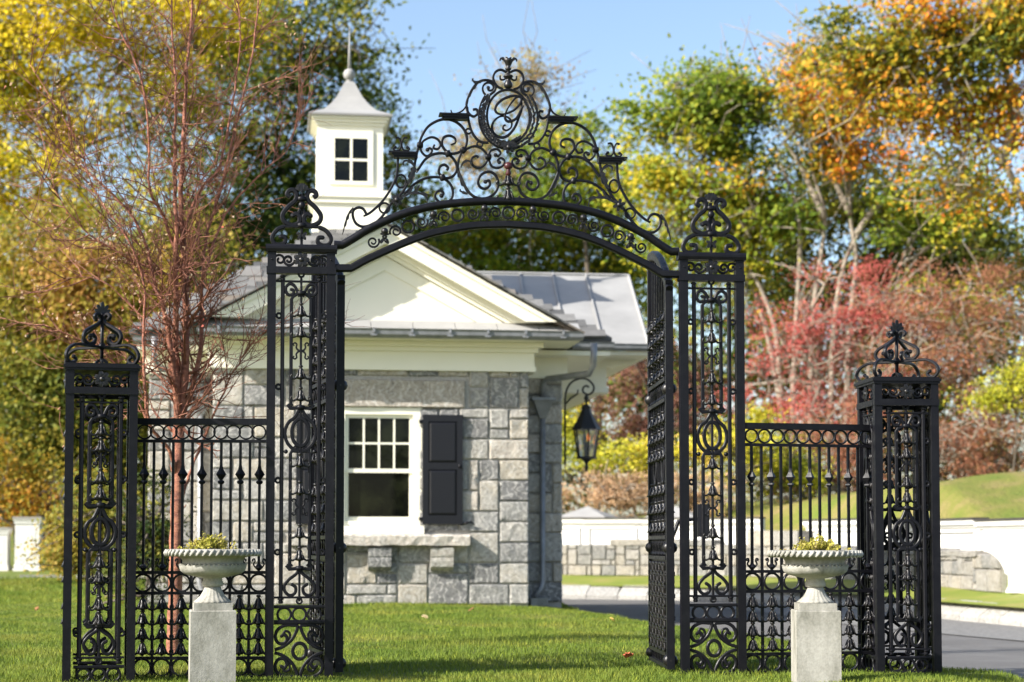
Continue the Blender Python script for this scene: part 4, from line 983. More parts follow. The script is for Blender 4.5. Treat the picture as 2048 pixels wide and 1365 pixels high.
b = MB(); b.lathe([(.05,cz(150)),(.07,cz(147)),(.04,cz(144)),(.05,cz(143))], 12, (cxm,cy,0)); b.ball((cxm,cy,cz(133)), .105, 14); b.build('ball', zinc, cup, True)
b = MB(); b.tube([(cxm,cy,cz(123)),(cxm,cy,cz(85)),(cxm,cy,cz(32))], [.034,.022,.006], 8); b.build('spire', zinc, cup, True)
yf = cy-hw
b = MB(); fx0, fx1, fz0, fz1 = cu(657), cu(746), cz(370), cz(262)
gx0, gx1, gz0, gz1 = cu(669.5), cu(735.5), cz(363), cz(278)
b.box(fx0, gx0, yf-.03, yf-.001, fz0, fz1); b.box(gx1, fx1, yf-.03, yf-.001, fz0, fz1); b.box(gx0, gx1, yf-.03, yf-.001, fz0, gz0); b.box(gx0, gx1, yf-.03, yf-.001, gz1, fz1); cwn = b.build('cupola_window', cream, cup)
for i in range(2):
    for j in range(2):
        b = MB(); b.box(gx0+(gx1-gx0)*i/2+.02*i, gx0+(gx1-gx0)*(i+1)/2-.02*(1-i), yf-.010, yf-.004, gz0+(gz1-gz0)*j/2+.02*j, gz0+(gz1-gz0)*(j+1)/2-.02*(1-j)); b.build('pane', glass, cup)
b = MB(); xm, zm_ = (gx0+gx1)/2, (gz0+gz1)/2; b.box(xm-.02, xm+.02, yf-.026, yf-.003, gz0, gz1); b.box(gx0, xm-.0202, yf-.024, yf-.003, zm_-.02, zm_+.02); b.box(xm+.0202, gx1, yf-.024, yf-.003, zm_-.02, zm_+.02); b.build('glazing_bar', cream, cup)
# --- rear wing with standing seam roof
WY0, WY1 = 3.4, 6.2
re0 = hp(1297, 690, WY0); rr0 = hp(1257, 553, WY1); eu0 = uB-2.4
uE, uRg = re0[0], rr0[0]; ze_, zr_ = re0[1], rr0[1]
b = MB(); b.add([(eu0,WY0,ze_),(uE,WY0,ze_),(uRg+.0,WY1,zr_),(eu0,WY1,zr_),(eu0,WY1+2.8,ze_),(uE,WY1+2.8,ze_),(eu0,WY0,ze_-.05),(uE,WY0,ze_-.05),(uE,WY1+2.8,ze_-.05),(eu0,WY1+2.8,ze_-.05),(uRg,WY1,zr_-.05),(eu0,WY1,zr_-.05)],
  [(0,1,2,3),(3,2,5,4),(6,7,1,0),(1,7,10,2),(2,10,8,5),(4,5,8,9),(7,6,11,10),(10,11,9,8)]); mroof = b.build('wing_roof', zinc, house)
for pt_, pb_ in ((1040,1130),(1105,1170),(1171,1213)):
    ut = hp(pt_, 553, WY1)[0]; ub = ut+(uE-uRg)*.9
    b = MB(); b.tube([(ub,WY0-.01,ze_+.02),(ut,WY1,zr_+.02)], .022, 4); b.build('standing_seam', zinc, mroof)
b = MB(); b.tube([(uE,WY0,ze_+.01),(uRg,WY1,zr_+.01)], .03, 5); b.build('verge_trim', zinc, mroof); b = MB(); b.tube([(eu0,WY1,zr_+.012),(uRg,WY1,zr_+.012)], .03, 5); b.build('ridge_roll', zinc, mroof)
gutter(uB, uE+.08, WY0+.02, ze_-.11, .11, False)
wu1 = hp(1213, 760, WY0+.9)[0]
b = MB(); b.box(uB, wu1+.62, WY0+.05, WY1+2.6, ze_-.17, ze_-.1105); b.build('wing_soffit', cream, house)
b = MB(); b.box(uB, wu1, WY0+.9, WY0+1.25, ze_-.72, ze_-.1705); b.box(uB, wu1+.05, WY0+.86, WY0+1.29, ze_-.30, ze_-.1702); b.box(uB, wu1+.03, WY0+.87, WY0+1.27, ze_-.74, ze_-.66); b.build('porch_beam', cream, house)
b = MB(); b.box(wu1-.35, wu1, WY0+1.2505, WY1+2.3, ze_-.72, ze_-.1705); b.build('porch_side_beam', cream, house)
b = MB(); b.prism([(uMR,ze_-1.25),(uMR+.22,ze_-1.18),(uMR+.48,ze_-.98),(uMR+.6,ze_-.741),(uMR,ze_-.741)], WY0+1.0, WY0+1.2); b.build('porch_bracket', cream, house)
b = MB(); b.prism([(wu1+.0515,ze_-.32),(wu1+.0515,ze_-.1712),(wu1+.52,ze_-.1712),(wu1+.5,ze_-.21),(wu1+.25,ze_-.26)], WY0+.88, WY0+1.1); b.build('eave_bracket', cream, house)
# --- downpipes in the two inner corners
def downpipe(px, y, s_):
    u = H.u(px, y-.06); zt_ = H.z(795, y-.06); zb_ = H.z(1180, y-.06)
    b = MB(); hw = .165; b.add([(u-hw,y-.22,zt_),(u+hw,y-.22,zt_),(u+hw,y-.02,zt_),(u-hw,y-.02,zt_),(u-.045,y-.11,zt_-.30),(u+.045,y-.11,zt_-.30),(u+.045,y-.02,zt_-.30),(u-.045,y-.02,zt_-.30)], [(0,1,2,3),(1,0,4,5),(2,1,5,6),(3,2,6,7),(0,3,7,4),(7,6,5,4)])
    b.box(u-hw-.015, u+hw+.015, y-.235, y-.02, zt_-.03, zt_+.012); dp = b.build('rain_head', leadm, house)
    b = MB(); b.tube([(u,y-.07,zt_-.28),(u,y-.07,zb_+.12),(u-.03*s_,y-.1,zb_+.02),(u-.13*s_,y-.16,zb_-.12)], .042, 8); b.build('pipe', leadm, dp, True)
    b = MB(); ue = u+s_*.62; b.tube([(ue,-.05-.35*(y > 5),zs+.02),(ue,.0,zs-.30),(ue-.05*s_,.1,zs-.42),(u+.06*s_,y-.16,Zf-.02),(u,y-.12,Zf-.10),(u,y-.10,zt_)], .05, 8); b.build('offset_pipe', leadm, dp, True)
    b = MB(); b.box(u-.16-.05*s_, u+.10-.05*s_, y-.30, y-.02, -.05, .07); b.build('splash_block', cast, dp)
downpipe(1085, 1.0, 1); downpipe(401, 1.0, -1)

# ------------------------------------------------------------------ lantern on a scroll bracket
LY = 1.35
lf = lambda px, py: H.uv(px, py, LY)
lc = lf(1173, 945)
lan = empty('wall_lantern', H.world(lc[0], LY, 0), HA, 'black glazed lantern hanging from a scroll bracket at the gatehouse corner', 'lantern')
def lp(px, py): q = lf(px, py); return (q[0]-lc[0], q[1])
lx = lambda px: lp(px, 850)[0]; lz = lambda py: lp(1173, py)[1]
lblk = mat('lantern_black', (.012,.012,.013), .5, .4)
b = MB(); b.tube([(x,0,z) for x, z in cr([lp(*p) for p in ((1130,930),(1130,860),(1130,815),(1132,785),(1142,766),(1160,757.5),(1176,760),(1187,772),(1186,783),(1177,790),(1167,785),(1166,777),(1172,772),(1178,775))], 5)], .016, 6)
b.tube([(lp(1130,810)[0],0,lz(810)),(lp(1142,797)[0],0,lz(797)),(lp(1155,790)[0],0,lz(788)),(lp(1156,780)[0],0,lz(780))], .013, 6); b.tube([(lp(1130,854)[0],0,lz(854)),(lx(1150),0,lz(855))], .008, 5); b.build('bracket', lblk, lan, True)
k = abs(lx(1174)-lx(1173)); hexa = lambda r, z, n=6: [(r*math.cos(math.pi/6+2*math.pi*i/n), r*math.sin(math.pi/6+2*math.pi*i/n), z) for i in range(n)]
b = MB(); b.lathe([(3*k,lz(791)),(5*k,lz(797)),(3*k,lz(803)),(2*k,lz(808)),(6*k,lz(811)),(10*k,lz(815)),(9*k,lz(819)),(13*k,lz(830)),(20*k,lz(843)),(29*k,lz(857)),(30*k,lz(860)),(4*k,lz(858))], 6); b.build('roof', lblk, lan)
tp_, bt_ = hexa(26*k, lz(860)), hexa(18*k, lz(915))
for i in range(6):
    j = (i+1) % 6
    b = MB(); b.tube([tp_[i], bt_[i]], 1.7*k, 5); b.build('corner_bar', lblk, lan)
    b = MB(); q = [Vector(tp_[i]), Vector(tp_[j]), Vector(bt_[j]), Vector(bt_[i])]; nrm = (q[1]-q[0]).cross(q[3]-q[0]).normalized()*.003
    b.add([p for p in q]+[p+nrm for p in q], [(0,1,2,3),(7,6,5,4),(0,4,5,1),(1,5,6,2),(2,6,7,3),(3,7,4,0)]); 
    if 'lanternglass' not in LEAFM:
        gm = mat('lantern_glass', (.9,.92,.9), .03, .5); tb_ = N(gm, 'ShaderNodeBsdfTransparent'); ms_ = N(gm, 'ShaderNodeMixShader'); ms_.inputs[0].default_value = .82
        gb = N(gm, 'ShaderNodeBsdfGlossy'); gb.inputs['Roughness'].default_value = .05
        L(gm, gb.outputs[0], ms_.inputs[1]); L(gm, tb_.outputs[0], ms_.inputs[2]); L(gm, ms_.outputs[0], gm.node_tree.nodes['Material Output'].inputs[0]); LEAFM['lanternglass'] = gm
    b.build('pane', LEAFM['lanternglass'], lan)
b = MB(); b.lathe([(1*k,lz(944)),(4*k,lz(936)),(2.5*k,lz(929)),(5*k,lz(924)),(10*k,lz(919)),(20*k,lz(918)),(20*k,lz(914)),(2*k,lz(913))], 8); b.build('base', lblk, lan)
b = MB(); b.tube([(0,0,lz(914)),(0,0,lz(885))], 3*k, 8); b.build('burner', lblk, lan)
fm = mat('gas_flame', (1,.3,.05), .5); fb = fm.node_tree.nodes['Principled BSDF']; fb.inputs['Emission Color'].default_value = (1,.25,.03,1); fb.inputs['Emission Strength'].default_value = 1.2
b = MB(); b.lathe([(.5*k,lz(885)),(2.6*k,lz(880)),(2.4*k,lz(872)),(.3*k,lz(862))], 8, (4*k,0,0)); b.build('flame', fm, lan, True)
# ================================================================== GROUND, ROAD, WALLS
def sstep(a, b, x): t = np.clip((x-a)/(b-a), 0, 1); return t*t*(3-2*t)
edge_pts = [(3.7,6.0),(3.55,10.0),(3.4,12.6),(3.28,13.4),(3.06,16.3),(2.51,19.0),(1.69,22.0),(1.05,26.0),(.85,28.5),(.6,34.0),(.2,45.0)]   # lawn edge along the road
def edge_x(y):
    ys = [p[1] for p in edge_pts]; xs = [p[0] for p in edge_pts]; return np.interp(y, ys, xs)
def lawn_h(x, y):
    x = np.asarray(x, float); y = np.asarray(y, float)
    z = .20*sstep(27, 37, y)*sstep(2, -5, x)+.02*np.sin(x*1.3+1)*np.sin(y*.9)+.012*np.sin(x*3.1)*np.sin(y*2.3+.4)
    z = z-.09*sstep(1.0, 0.0, edge_x(y)-x)*sstep(9, 12, y)
    z = z*sstep(.0, 1.2, np.abs(y-G.o.y-math.tan(GA)*(x-G.o.x))*.8+.25)
    return z
def grid_mesh(name, xs, ys, zf, m, keep=None):
    X, Y = np.meshgrid(xs, ys); Z = zf(X, Y); nx, ny = len(xs), len(ys)
    V = np.stack([X, Y, Z], -1).reshape(-1, 3)
    F = [(j*nx+i, j*nx+i+1, (j+1)*nx+i+1, (j+1)*nx+i) for j in range(ny-1) for i in range(nx-1) if keep is None or keep((X[j,i]+X[j,i+1])/2, (Y[j,i]+Y[j+1,i])/2)]
    me = bpy.data.meshes.new(name); me.from_pydata(V.tolist(), [], F); me.update(); me.materials.append(m)
    me.polygons.foreach_set('use_smooth', [True]*len(me.polygons)); return link(name, me)
grd = MB(); grd.add([(-600,-60,-.35),(600,-60,-.35),(600,900,-.35),(-600,900,-.35)], [(0,1,2,3)]); tag(grd.build('ground', vergem), kind='structure')
# lawn follows the road edge
ys = np.concatenate([np.linspace(-20, 8, 8), np.linspace(8.5, 18, 60), np.linspace(18.3, 45, 70)])
V = []; F = []; nx = 60
for j, y in enumerate(ys):
    e = float(edge_x(y))
    for i in range(nx+1):
        t = i/nx; x = e-(1-t)**2.2*40
        V.append((x, y, float(lawn_h(x, y))))
    V.append((e+.005, y, -.22))
for j in range(len(ys)-1):
    for i in range(nx+1): a = j*(nx+2)+i; F.append((a, a+1, a+nx+3, a+nx+2))
me = bpy.data.meshes.new('lawn'); me.from_pydata(V, [], F); me.update(); me.materials.append(soilm); me.polygons.foreach_set('use_smooth', [True]*len(me.polygons)); tag(link('lawn', me), kind='structure')
# road
kerb_pts = [(13,8.0),(10.5,14.0),(8.6,20.0),(7.45,26.0),(6.95,28.8),(6.4,33.0),(5.1,37.0),(3.0,39.2),(1.18,40.0),(-3,41.5),(-12,43.0)]
rd = MB(); n = 60
def lerp_poly(P, t):
    L_ = [0]
    for a, b in zip(P, P[1:]): L_.append(L_[-1]+math.dist(a, b))
    s_ = t*L_[-1]
    for i in range(len(P)-1):
        if s_ <= L_[i+1] or i == len(P)-2:
            q = (s_-L_[i])/(L_[i+1]-L_[i]); return tuple(P[i][k]+q*(P[i+1][k]-P[i][k]) for k in range(len(P[i])))
rz0 = -.10
RY, RZ = [-20,10,14,20,26,50], [-.10,-.10,-.13,-.26,-.33,-.33]
def road_z(y): return float(np.interp(y, RY, RZ))
rd = MB(); yy_ = [-20,10]+[10.5+i*.5 for i in range(36)]+[50]
for y in yy_: rd.v += [(-30,y,road_z(y)),(30,y,road_z(y))]
rd.f = [(2*i,2*i+1,2*i+3,2*i+2) for i in range(len(yy_)-1)]; tag(rd.build('road', asphalt, None, True), kind='structure')
# cobbled apron strip along the far kerb (right) 
KP = cr([p for p in kerb_pts], 8)
ap_ = MB(); vs = []
kk = [p for p in KP if p[1] < 36]
for i, p in enumerate(kk):
    a = kk[max(i-1,0)]; b_ = kk[min(i+1,len(kk)-1)]; tx, ty = b_[0]-a[0], b_[1]-a[1]; l = math.hypot(tx, ty); nx_, ny_ = -ty/l, tx/l   # towards the camera side (left of direction)
    vs += [(p[0], p[1], road_z(p[1])+.012), (p[0]+nx_*2.2, p[1]+ny_*2.2, road_z(p[1]+ny_*2.2)+.012)]
ap_.add(vs, [(2*i, 2*i+2, 2*i+3, 2*i+1) for i in range(len(kk)-1)]); tag(ap_.build('cobbled_strip', pavem), kind='structure')
# kerb stones
def kerb(P, z0, h, wd, ln, name, label, side=1, cut=None):
    k_ = empty(name, (P[0][0], P[0][1], 0), 0, label, 'kerb'); tot = sum(math.dist(a, b) for a, b in zip(P, P[1:])); n = int(tot/ln); r_ = random.Random(3)
    for i in range(n):
        a = lerp_poly(P, (i+.01)/n); b_ = lerp_poly(P, (i+.985)/n); dx, dy = b_[0]-a[0], b_[1]-a[1]; l = math.hypot(dx, dy); ang = math.atan2(dy, dx); s_ = side
        m = MB(); hj = h*r_.uniform(.92,1.06); wj = wd*r_.uniform(.95,1.05); z_ = z0(a) if callable(z0) else z0
        m.prismx([(0,z_-.15),(0,z_+hj*.30),(-s_*.03,z_+hj*.42),(-s_*wj*.72,z_+hj),(-s_*wj,z_+hj),(-s_*wj,z_-.15)], 0, l)
        m.build('kerb_stone', kerbm, k_, False, (a[0]-P[0][0], a[1]-P[0][1], 0), (0,0,ang))
    return k_
kp2 = [p for p in KP if 10 < p[1] < 42]
kerb(kp2, lambda p: road_z(p[1]), .30, .42, .7, 'kerb', 'pale sloped stone kerb along the far side of the driveway')
lk = [(gx(-160,35.5),35.5),(gx(-20,36),36),(gx(125,36.4),36.4),(gx(330,36.5),36.5)]
kerb(lk, lambda p: float(lawn_h(p[0], p[1]))-.02, .07, .25, .8, 'kerb', 'thin pale stone kerb across the lawn at far left')
# verge and hill beyond the kerb
wall_px = [(1040,44.0),(1125,43.5),(1225,43.0),(1360,42.4),(1500,41.3),(1590,40.0),(1700,38.0),(1890,33.0),(2005,30.6),(2140,28.0)]
WP = [(gx(a, b), b) for a, b in wall_px]
def wall_base(Y): return float(np.interp(Y, [28,30.6,33.0,38,41.3,44], [.06,.06,.09,.13,.15,.145]))
vs = []; fs = []; nn = 50
for i in range(nn+1):
    a = lerp_poly(list(reversed([p for p in kp2])), i/nn); t = i/nn; b_ = lerp_poly([(-6,46.0)]+WP+[(12.5,22.0)], t)
    dx, dy = b_[0]-a[0], b_[1]-a[1]; l = math.hypot(dx, dy)
    for q in range(7):
        f = q/6; st = .36/l; f2 = st+(1.15-st)*f
        vs.append((a[0]+dx*f2, a[1]+dy*f2, road_z(a[1])+.27+(wall_base(b_[1])-(road_z(a[1])+.27))*min(1, f2)+.02*math.sin(i*.9+q)*f))
fs = [(i*7+q, (i+1)*7+q, (i+1)*7+q+1, i*7+q+1) for i in range(nn) for q in range(6)]
vg = MB(); vg.add(vs, fs); tag(vg.build('verge', vergem, None, True), kind='structure')
def hill_h(X, Y):
    wl_y = np.interp(X, [p[0] for p in WP], [p[1] for p in WP]); d = Y-wl_y
    right = sstep(3.6, 10.5, X)
    top = np.interp(X, [3.2,5,6,7,9,11,13,40], [.4,1.0,1.7,1.9,2.2,2.42,2.6,5.0])
    z = .30+sstep(.2, 10, d)*(top-.30)*1.0+sstep(10, 70, d)*.5
    gap = np.exp(-((X-5.9)/.6)**2)*sstep(.1,1.4,d)*.35
    return np.where(d < .12, -1.2, z+gap+.05*np.sin(X*1.7)*np.sin(Y*1.1))
grid_mesh('hill', np.concatenate([np.linspace(-1, 16, 100), np.linspace(17, 130, 30)]), np.concatenate([np.linspace(27, 58, 100), np.linspace(60, 160, 25)]), hill_h, drygm, lambda x, y: True)['kind'] = 'structure'
def lhill(X, Y): return np.where(Y < 36.4, -1.2, .20+sstep(36.5, 43, Y)*.22+sstep(42, 120, Y)*3.0)
grid_mesh('bank', np.concatenate([np.linspace(-120, -32, 20), np.linspace(-31, -1, 50)]), np.concatenate([np.linspace(36.2, 50, 30), np.linspace(53, 160, 20)]), lhill, vergem)['kind'] = 'structure'
# ------------------------------------------------------------------ low stone wall with white panelled wall behind
sw = empty('stone_wall', (WP[1][0], WP[1][1], 0), 0, 'low grey rubble stone wall with flat capstones beyond the driveway', 'wall')
ww = empty('white_panel_wall', (WP[1][0], WP[1][1], 0), 0, 'long white panelled wall with dark coping behind the low stone wall', 'wall')
O1 = Vector((WP[1][0], WP[1][1], 0))
r_ = random.Random(17)
def seg_run(px0, px1, step):
    """yield short straight runs along the wall line between two photo columns"""
    X = [p[0] for p in wall_px]; Yv = [p[1] for p in wall_px]; n = max(1, round((px1-px0)/step))
    for i in range(n):
        a = px0+(px1-px0)*i/n; b_ = px0+(px1-px0)*(i+1)/n; ya, yb = float(np.interp(a, X, Yv)), float(np.interp(b_, X, Yv))
        yield Vector((gx(a, ya), ya, 0)), Vector((gx(b_, yb), yb, 0)), (a+b_)/2
def local_frame(a, b_):
    d = b_-a; return a-O1, d.length, math.atan2(d.y, d.x)
for a, b_, pxm in seg_run(1040, 2000, 48):
    loc, ln, ang = local_frame(a, b_); zb_ = wall_base((a.y+b_.y)/2); zt_ = gz(1089 if pxm < 1500 else 1092 if pxm < 1650 else 1108, (a.y+b_.y)/2)
    m = MB(); m.box(0, ln, .02, .35, zb_-.3, zt_-.01); m.build('core', mortar, sw, False, loc, (0,0,ang))
    n0 = len(bpy.data.objects)
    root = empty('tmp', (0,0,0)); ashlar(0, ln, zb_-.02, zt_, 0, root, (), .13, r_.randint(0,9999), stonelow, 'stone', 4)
    for ch in list(root.children):
        ch.parent = sw; ch.location = loc; ch.rotation_euler = (0,0,ang)
    bpy.data.objects.remove(root)
capm = kerbm
for pa, pb, py in ((1222,1352,1082),(1352,1430,1083),(1498,1600,1068),(1600,1700,1095),(1700,1880,1100),(1880,1958,1104)):
    for a, b_, pxm in seg_run(pa, pb, 66):
        loc, ln, ang = local_frame(a, b_); ym = (a.y+b_.y)/2; z0 = gz(py+9, ym); z1 = gz(py-3 if py != 1068 else py-6, ym)
        if py == 1068: z0 = gz(1092, ym)
        m = MB(); nn_ = 6; vs = []
        for i in range(nn_+1):
            u = ln*i/nn_; j = [r_.uniform(-.012,.012) for _ in range(3)]; vs += [(u,.38,z0),(u,-.07+j[0],z0+j[1]),(u,-.08+j[2],z1-.02+j[1]),(u,-.03,z1+j[0]),(u,.38,z1)]
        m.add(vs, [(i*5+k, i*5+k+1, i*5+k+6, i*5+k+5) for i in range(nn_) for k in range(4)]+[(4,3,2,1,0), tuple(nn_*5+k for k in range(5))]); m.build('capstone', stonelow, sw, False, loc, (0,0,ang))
copm = mat('dark_coping', (.05,.045,.042), .6, .3)
for pa, pb in ((1040,1506),(1581,2140)):
    for a, b_, pxm in seg_run(pa, pb, 116):
        loc, ln, ang = local_frame(a, b_); ym = (a.y+b_.y)/2; zt_ = gz(1038 if pxm < 1550 else 1041, ym); z0 = wall_base(ym)-.1
        m = MB(); m.box(0, ln, .40, .55, z0, zt_); m.build('panel', creamw, ww, False, loc, (0,0,ang))
        m = MB(); m.box(0, ln, .30, .3995, zt_-.09, zt_); m.box(0, ln, .35, .3993, zt_-.14, zt_-.0905); m.build('top_moulding', creamw, ww, False, loc, (0,0,ang))
        m = MB(); m.box(0, ln, .27, .58, zt_+.001, zt_+.035); m.build('coping', copm, ww, False, loc, (0,0,ang))
        m = MB(); c = .03; x0, x1, z1_, z2_ = .12, ln-.12, z0+.50, zt_-.2
        for q in ((x0,x1,z2_-c,z2_),(x0,x1,z1_,z1_+c)): m.box(q[0],q[1],.35,.3994,q[2],q[3])
        for q in ((x0,x0+c),(x1-c,x1)): m.box(q[0],q[1],.35,.3994,z1_+c,z2_-c)
        m.build('panel_moulding', creamw, ww, False, loc, (0,0,ang))
# scroll ended white pier at the right
pe = empty('white_pier', (gx(2016, 30.0), 30.0, 0), R(-35), 'white pier with a curved shoulder where the white wall ends at right', 'pier')
zb_ = gz(1186, 30.0); zt_ = gz(1060, 30.0); k = 30.0/FPX
pro = cr([(-52*k, gz(1103,30.0)), (-40*k, gz(1106,30.0)), (-24*k, gz(1117,30.0)), (-12*k, gz(1135,30.0)), (-8*k, gz(1148,30.0))], 5)
m = MB(); m.prism([(90*k,zb_),(90*k,zt_),(-52*k,zt_)]+pro+[(-2*k,gz(1150,30.0)),(-2*k,gz(1172,30.0)),(-8*k,gz(1184,30.0)),(-8*k,zb_)], 0, .3); m.build('body', creamw, pe)
m = MB(); m.box(10*k, 11.5*k, -.008, 0, gz(1175,30.0), gz(1100,30.0)); m.build('moulding', creamw, pe)
# pyramid capped piers behind the white wall
for px, Y, lab in ((1176,44.6,'beside the gatehouse'),(1352,44.0,'by the open right leaf')):
    p = empty('capped_pier', (gx(px, Y), Y, 0), R(-20), 'grey pyramid capped pier above the white wall '+lab, 'pier', 'capped piers along the white wall')
    k = Y/FPX; z0 = .1; z1 = gz(1037, Y); z2 = gz(1013, Y)
    m = MB(); m.box(-44*k, 44*k, -44*k, 44*k, z0, z1); m.build('shaft', creamw, p)
    m = MB(); h = 50*k; m.add([(-h,-h,z1+.001),(h,-h,z1+.001),(h,h,z1+.001),(-h,h,z1+.001),(-h,-h,z1+.03),(h,-h,z1+.03),(h,h,z1+.03),(-h,h,z1+.03),(0,0,z2)], [(3,2,1,0),(0,1,5,4),(1,2,6,5),(2,3,7,6),(3,0,4,7),(4,5,8),(5,6,8),(6,7,8),(7,4,8)]); m.build('cap', zinc, p)
# white posts at far left
for x0, x1, yt, lab in ((25,79,1034,'taller of the two white posts on the grass at far left'),(-32,15,1055,'shorter white post at the far left edge of the lawn')):
    Y = 39.5; k = Y/FPX; xc = gx((x0+x1)/2, Y); hw = (x1-x0)/2*k; zb_ = gz(1141, Y)-.1; zt_ = gz(yt, Y)
    p = empty('white_post', (xc, Y+hw, zb_), R(6), lab, 'post')
    h = zt_-zb_; m = MB(); m.box(-hw*.88, hw*.88, -hw*.88, hw*.88, 0, h-.09); m.build('shaft', creamw, p)
    m = MB(); m.box(-hw, hw, -hw, hw, .0, .16); m.box(-hw*.94, hw*.94, -hw*.94, hw*.94, .1602, .22); m.build('base', creamw, p)
    m = MB(); m.box(-hw*.95, hw*.95, -hw*.95, hw*.95, h-.15, h-.09); m.box(-hw, hw, -hw, hw, h-.0898, h-.05); m.build('moulding', creamw, p); m = MB(); m.box(-hw*1.05, hw*1.05, -hw*1.05, hw*1.05, h-.0498, h); m.build('cap', mat('post_cap', (.3,.28,.26), .7, .3), p)
    m = MB(); m.box(-hw*.6, hw*.6, -hw*.9, -hw*.8801, .32, h-.25); m.build('panel', creamw, p)
# ------------------------------------------------------------------ grass blades
def blades(name, n, y0, y1, hgt, wd, xr, m, power=1.0):
    r_ = np.random.default_rng(len(name)+n); y = y0+(y1-y0)*r_.random(n)**power
    x0 = np.maximum(-xr*y, -40); x1 = np.minimum(edge_x(y)-.02, xr*y); x = x0+(x1-x0)*r_.random(n)
    uL_ = (x-H.o.x)*math.cos(HA)+(y-H.o.y)*math.sin(HA); vL = -(x-H.o.x)*math.sin(HA)+(y-H.o.y)*math.cos(HA)
    ok = ~((vL > -.02) & (uL_ > uML) & (uL_ < uMR)); x, y = x[ok], y[ok]; n = len(x)
    z = lawn_h(x, y)-.004; a = r_.uniform(0, 2*np.pi, n); h = hgt*r_.uniform(.55, 1.35, n)*(1+.35*np.sin(x*1.9+np.sin(y*1.3)*2)*np.cos(y*1.6)); le = r_.uniform(.1,.75,n); b_ = r_.uniform(0, 2*np.pi, n); w_ = wd*(.7+.6*r_.random(n))*(.8+y/40)
    P = np.stack([x, y, z], 1); s_ = np.stack([np.cos(a)*w_, np.sin(a)*w_, np.zeros(n)], 1); d = np.stack([np.cos(b_)*le*h, np.sin(b_)*le*h, h], 1); mid = np.stack([np.cos(b_)*le*h*.3, np.sin(b_)*le*h*.3, h*.6], 1)
    V = np.stack([P-s_, P+s_, P+mid+s_*.6, P+mid-s_*.6, P+d], 1).reshape(-1, 3)
    me = bpy.data.meshes.new(name); me.vertices.add(5*n); me.vertices.foreach_set('co', V.ravel())
    b5 = (np.arange(n)*5)[:,None]; li = np.concatenate([b5+np.array([[0,1,2,3]]), b5+np.array([[3,2,4]])], 1).ravel().astype(np.int32)
    me.loops.add(7*n); me.loops.foreach_set('vertex_index', li); me.polygons.add(2*n)
    ls = np.stack([np.arange(n)*7, np.arange(n)*7+4], 1).ravel().astype(np.int32); lt = np.tile([4,3], n).astype(np.int32)
    me.polygons.foreach_set('loop_start', ls); me.polygons.foreach_set('loop_total', lt); me.update(calc_edges=True); me.materials.append(m)
    o = link(name, me); tag(o, 'mown green and yellowish lawn grass under and beyond the gate', 'grass', kind='stuff'); return o
blades('grass', 190000, 10.6, 27.0, .034, .0030, .30, grassm, 1.5)
blades('distant_grass', 45000, 26.5, 35.6, .05, .006, .30, grassm, 1.0)['label'] = 'thin mown grass on the far left part of the lawn'
# ------------------------------------------------------------------ fallen leaves
for i, (px, py, c) in enumerate(((850,1241,(.5,.38,.2)),(1226,1245,(.5,.34,.1)),(1257,1320,(.45,.13,.06)),(942,1226,(.42,.22,.1)),(75,1223,(.25,.12,.05)))):
    Y = CAMH*FPX/(py-HORIZ); X = gx(px, Y); m = MB(); s_ = .05
    for k in range(5):
        a = math.pi/2+(k-2)*.75; m.acanthus([(math.cos(a)*s_*t*(1-.2*abs(k-2)/2), math.sin(a)*s_*t) for t in (0,.35,.7,1)], .02, 1, 0, .2)
    o = m.build('fallen_leaf', mat('fallen_leaf_%d' % i, c, .7, .2), None, True, (X, Y, float(lawn_h(X, Y))+.035), (R(-60), R(20), i*1.3))
    tag(o, ['pale tan','yellow','orange red','brown orange','dark brown'][i]+' fallen leaf lying on the lawn '+['in front of the gatehouse window','near the right corner of the gatehouse','beside the open right gate leaf','near the middle of the gatehouse wall','at far left by the short pillar'][i], 'leaf', 'fallen leaves on the lawn')
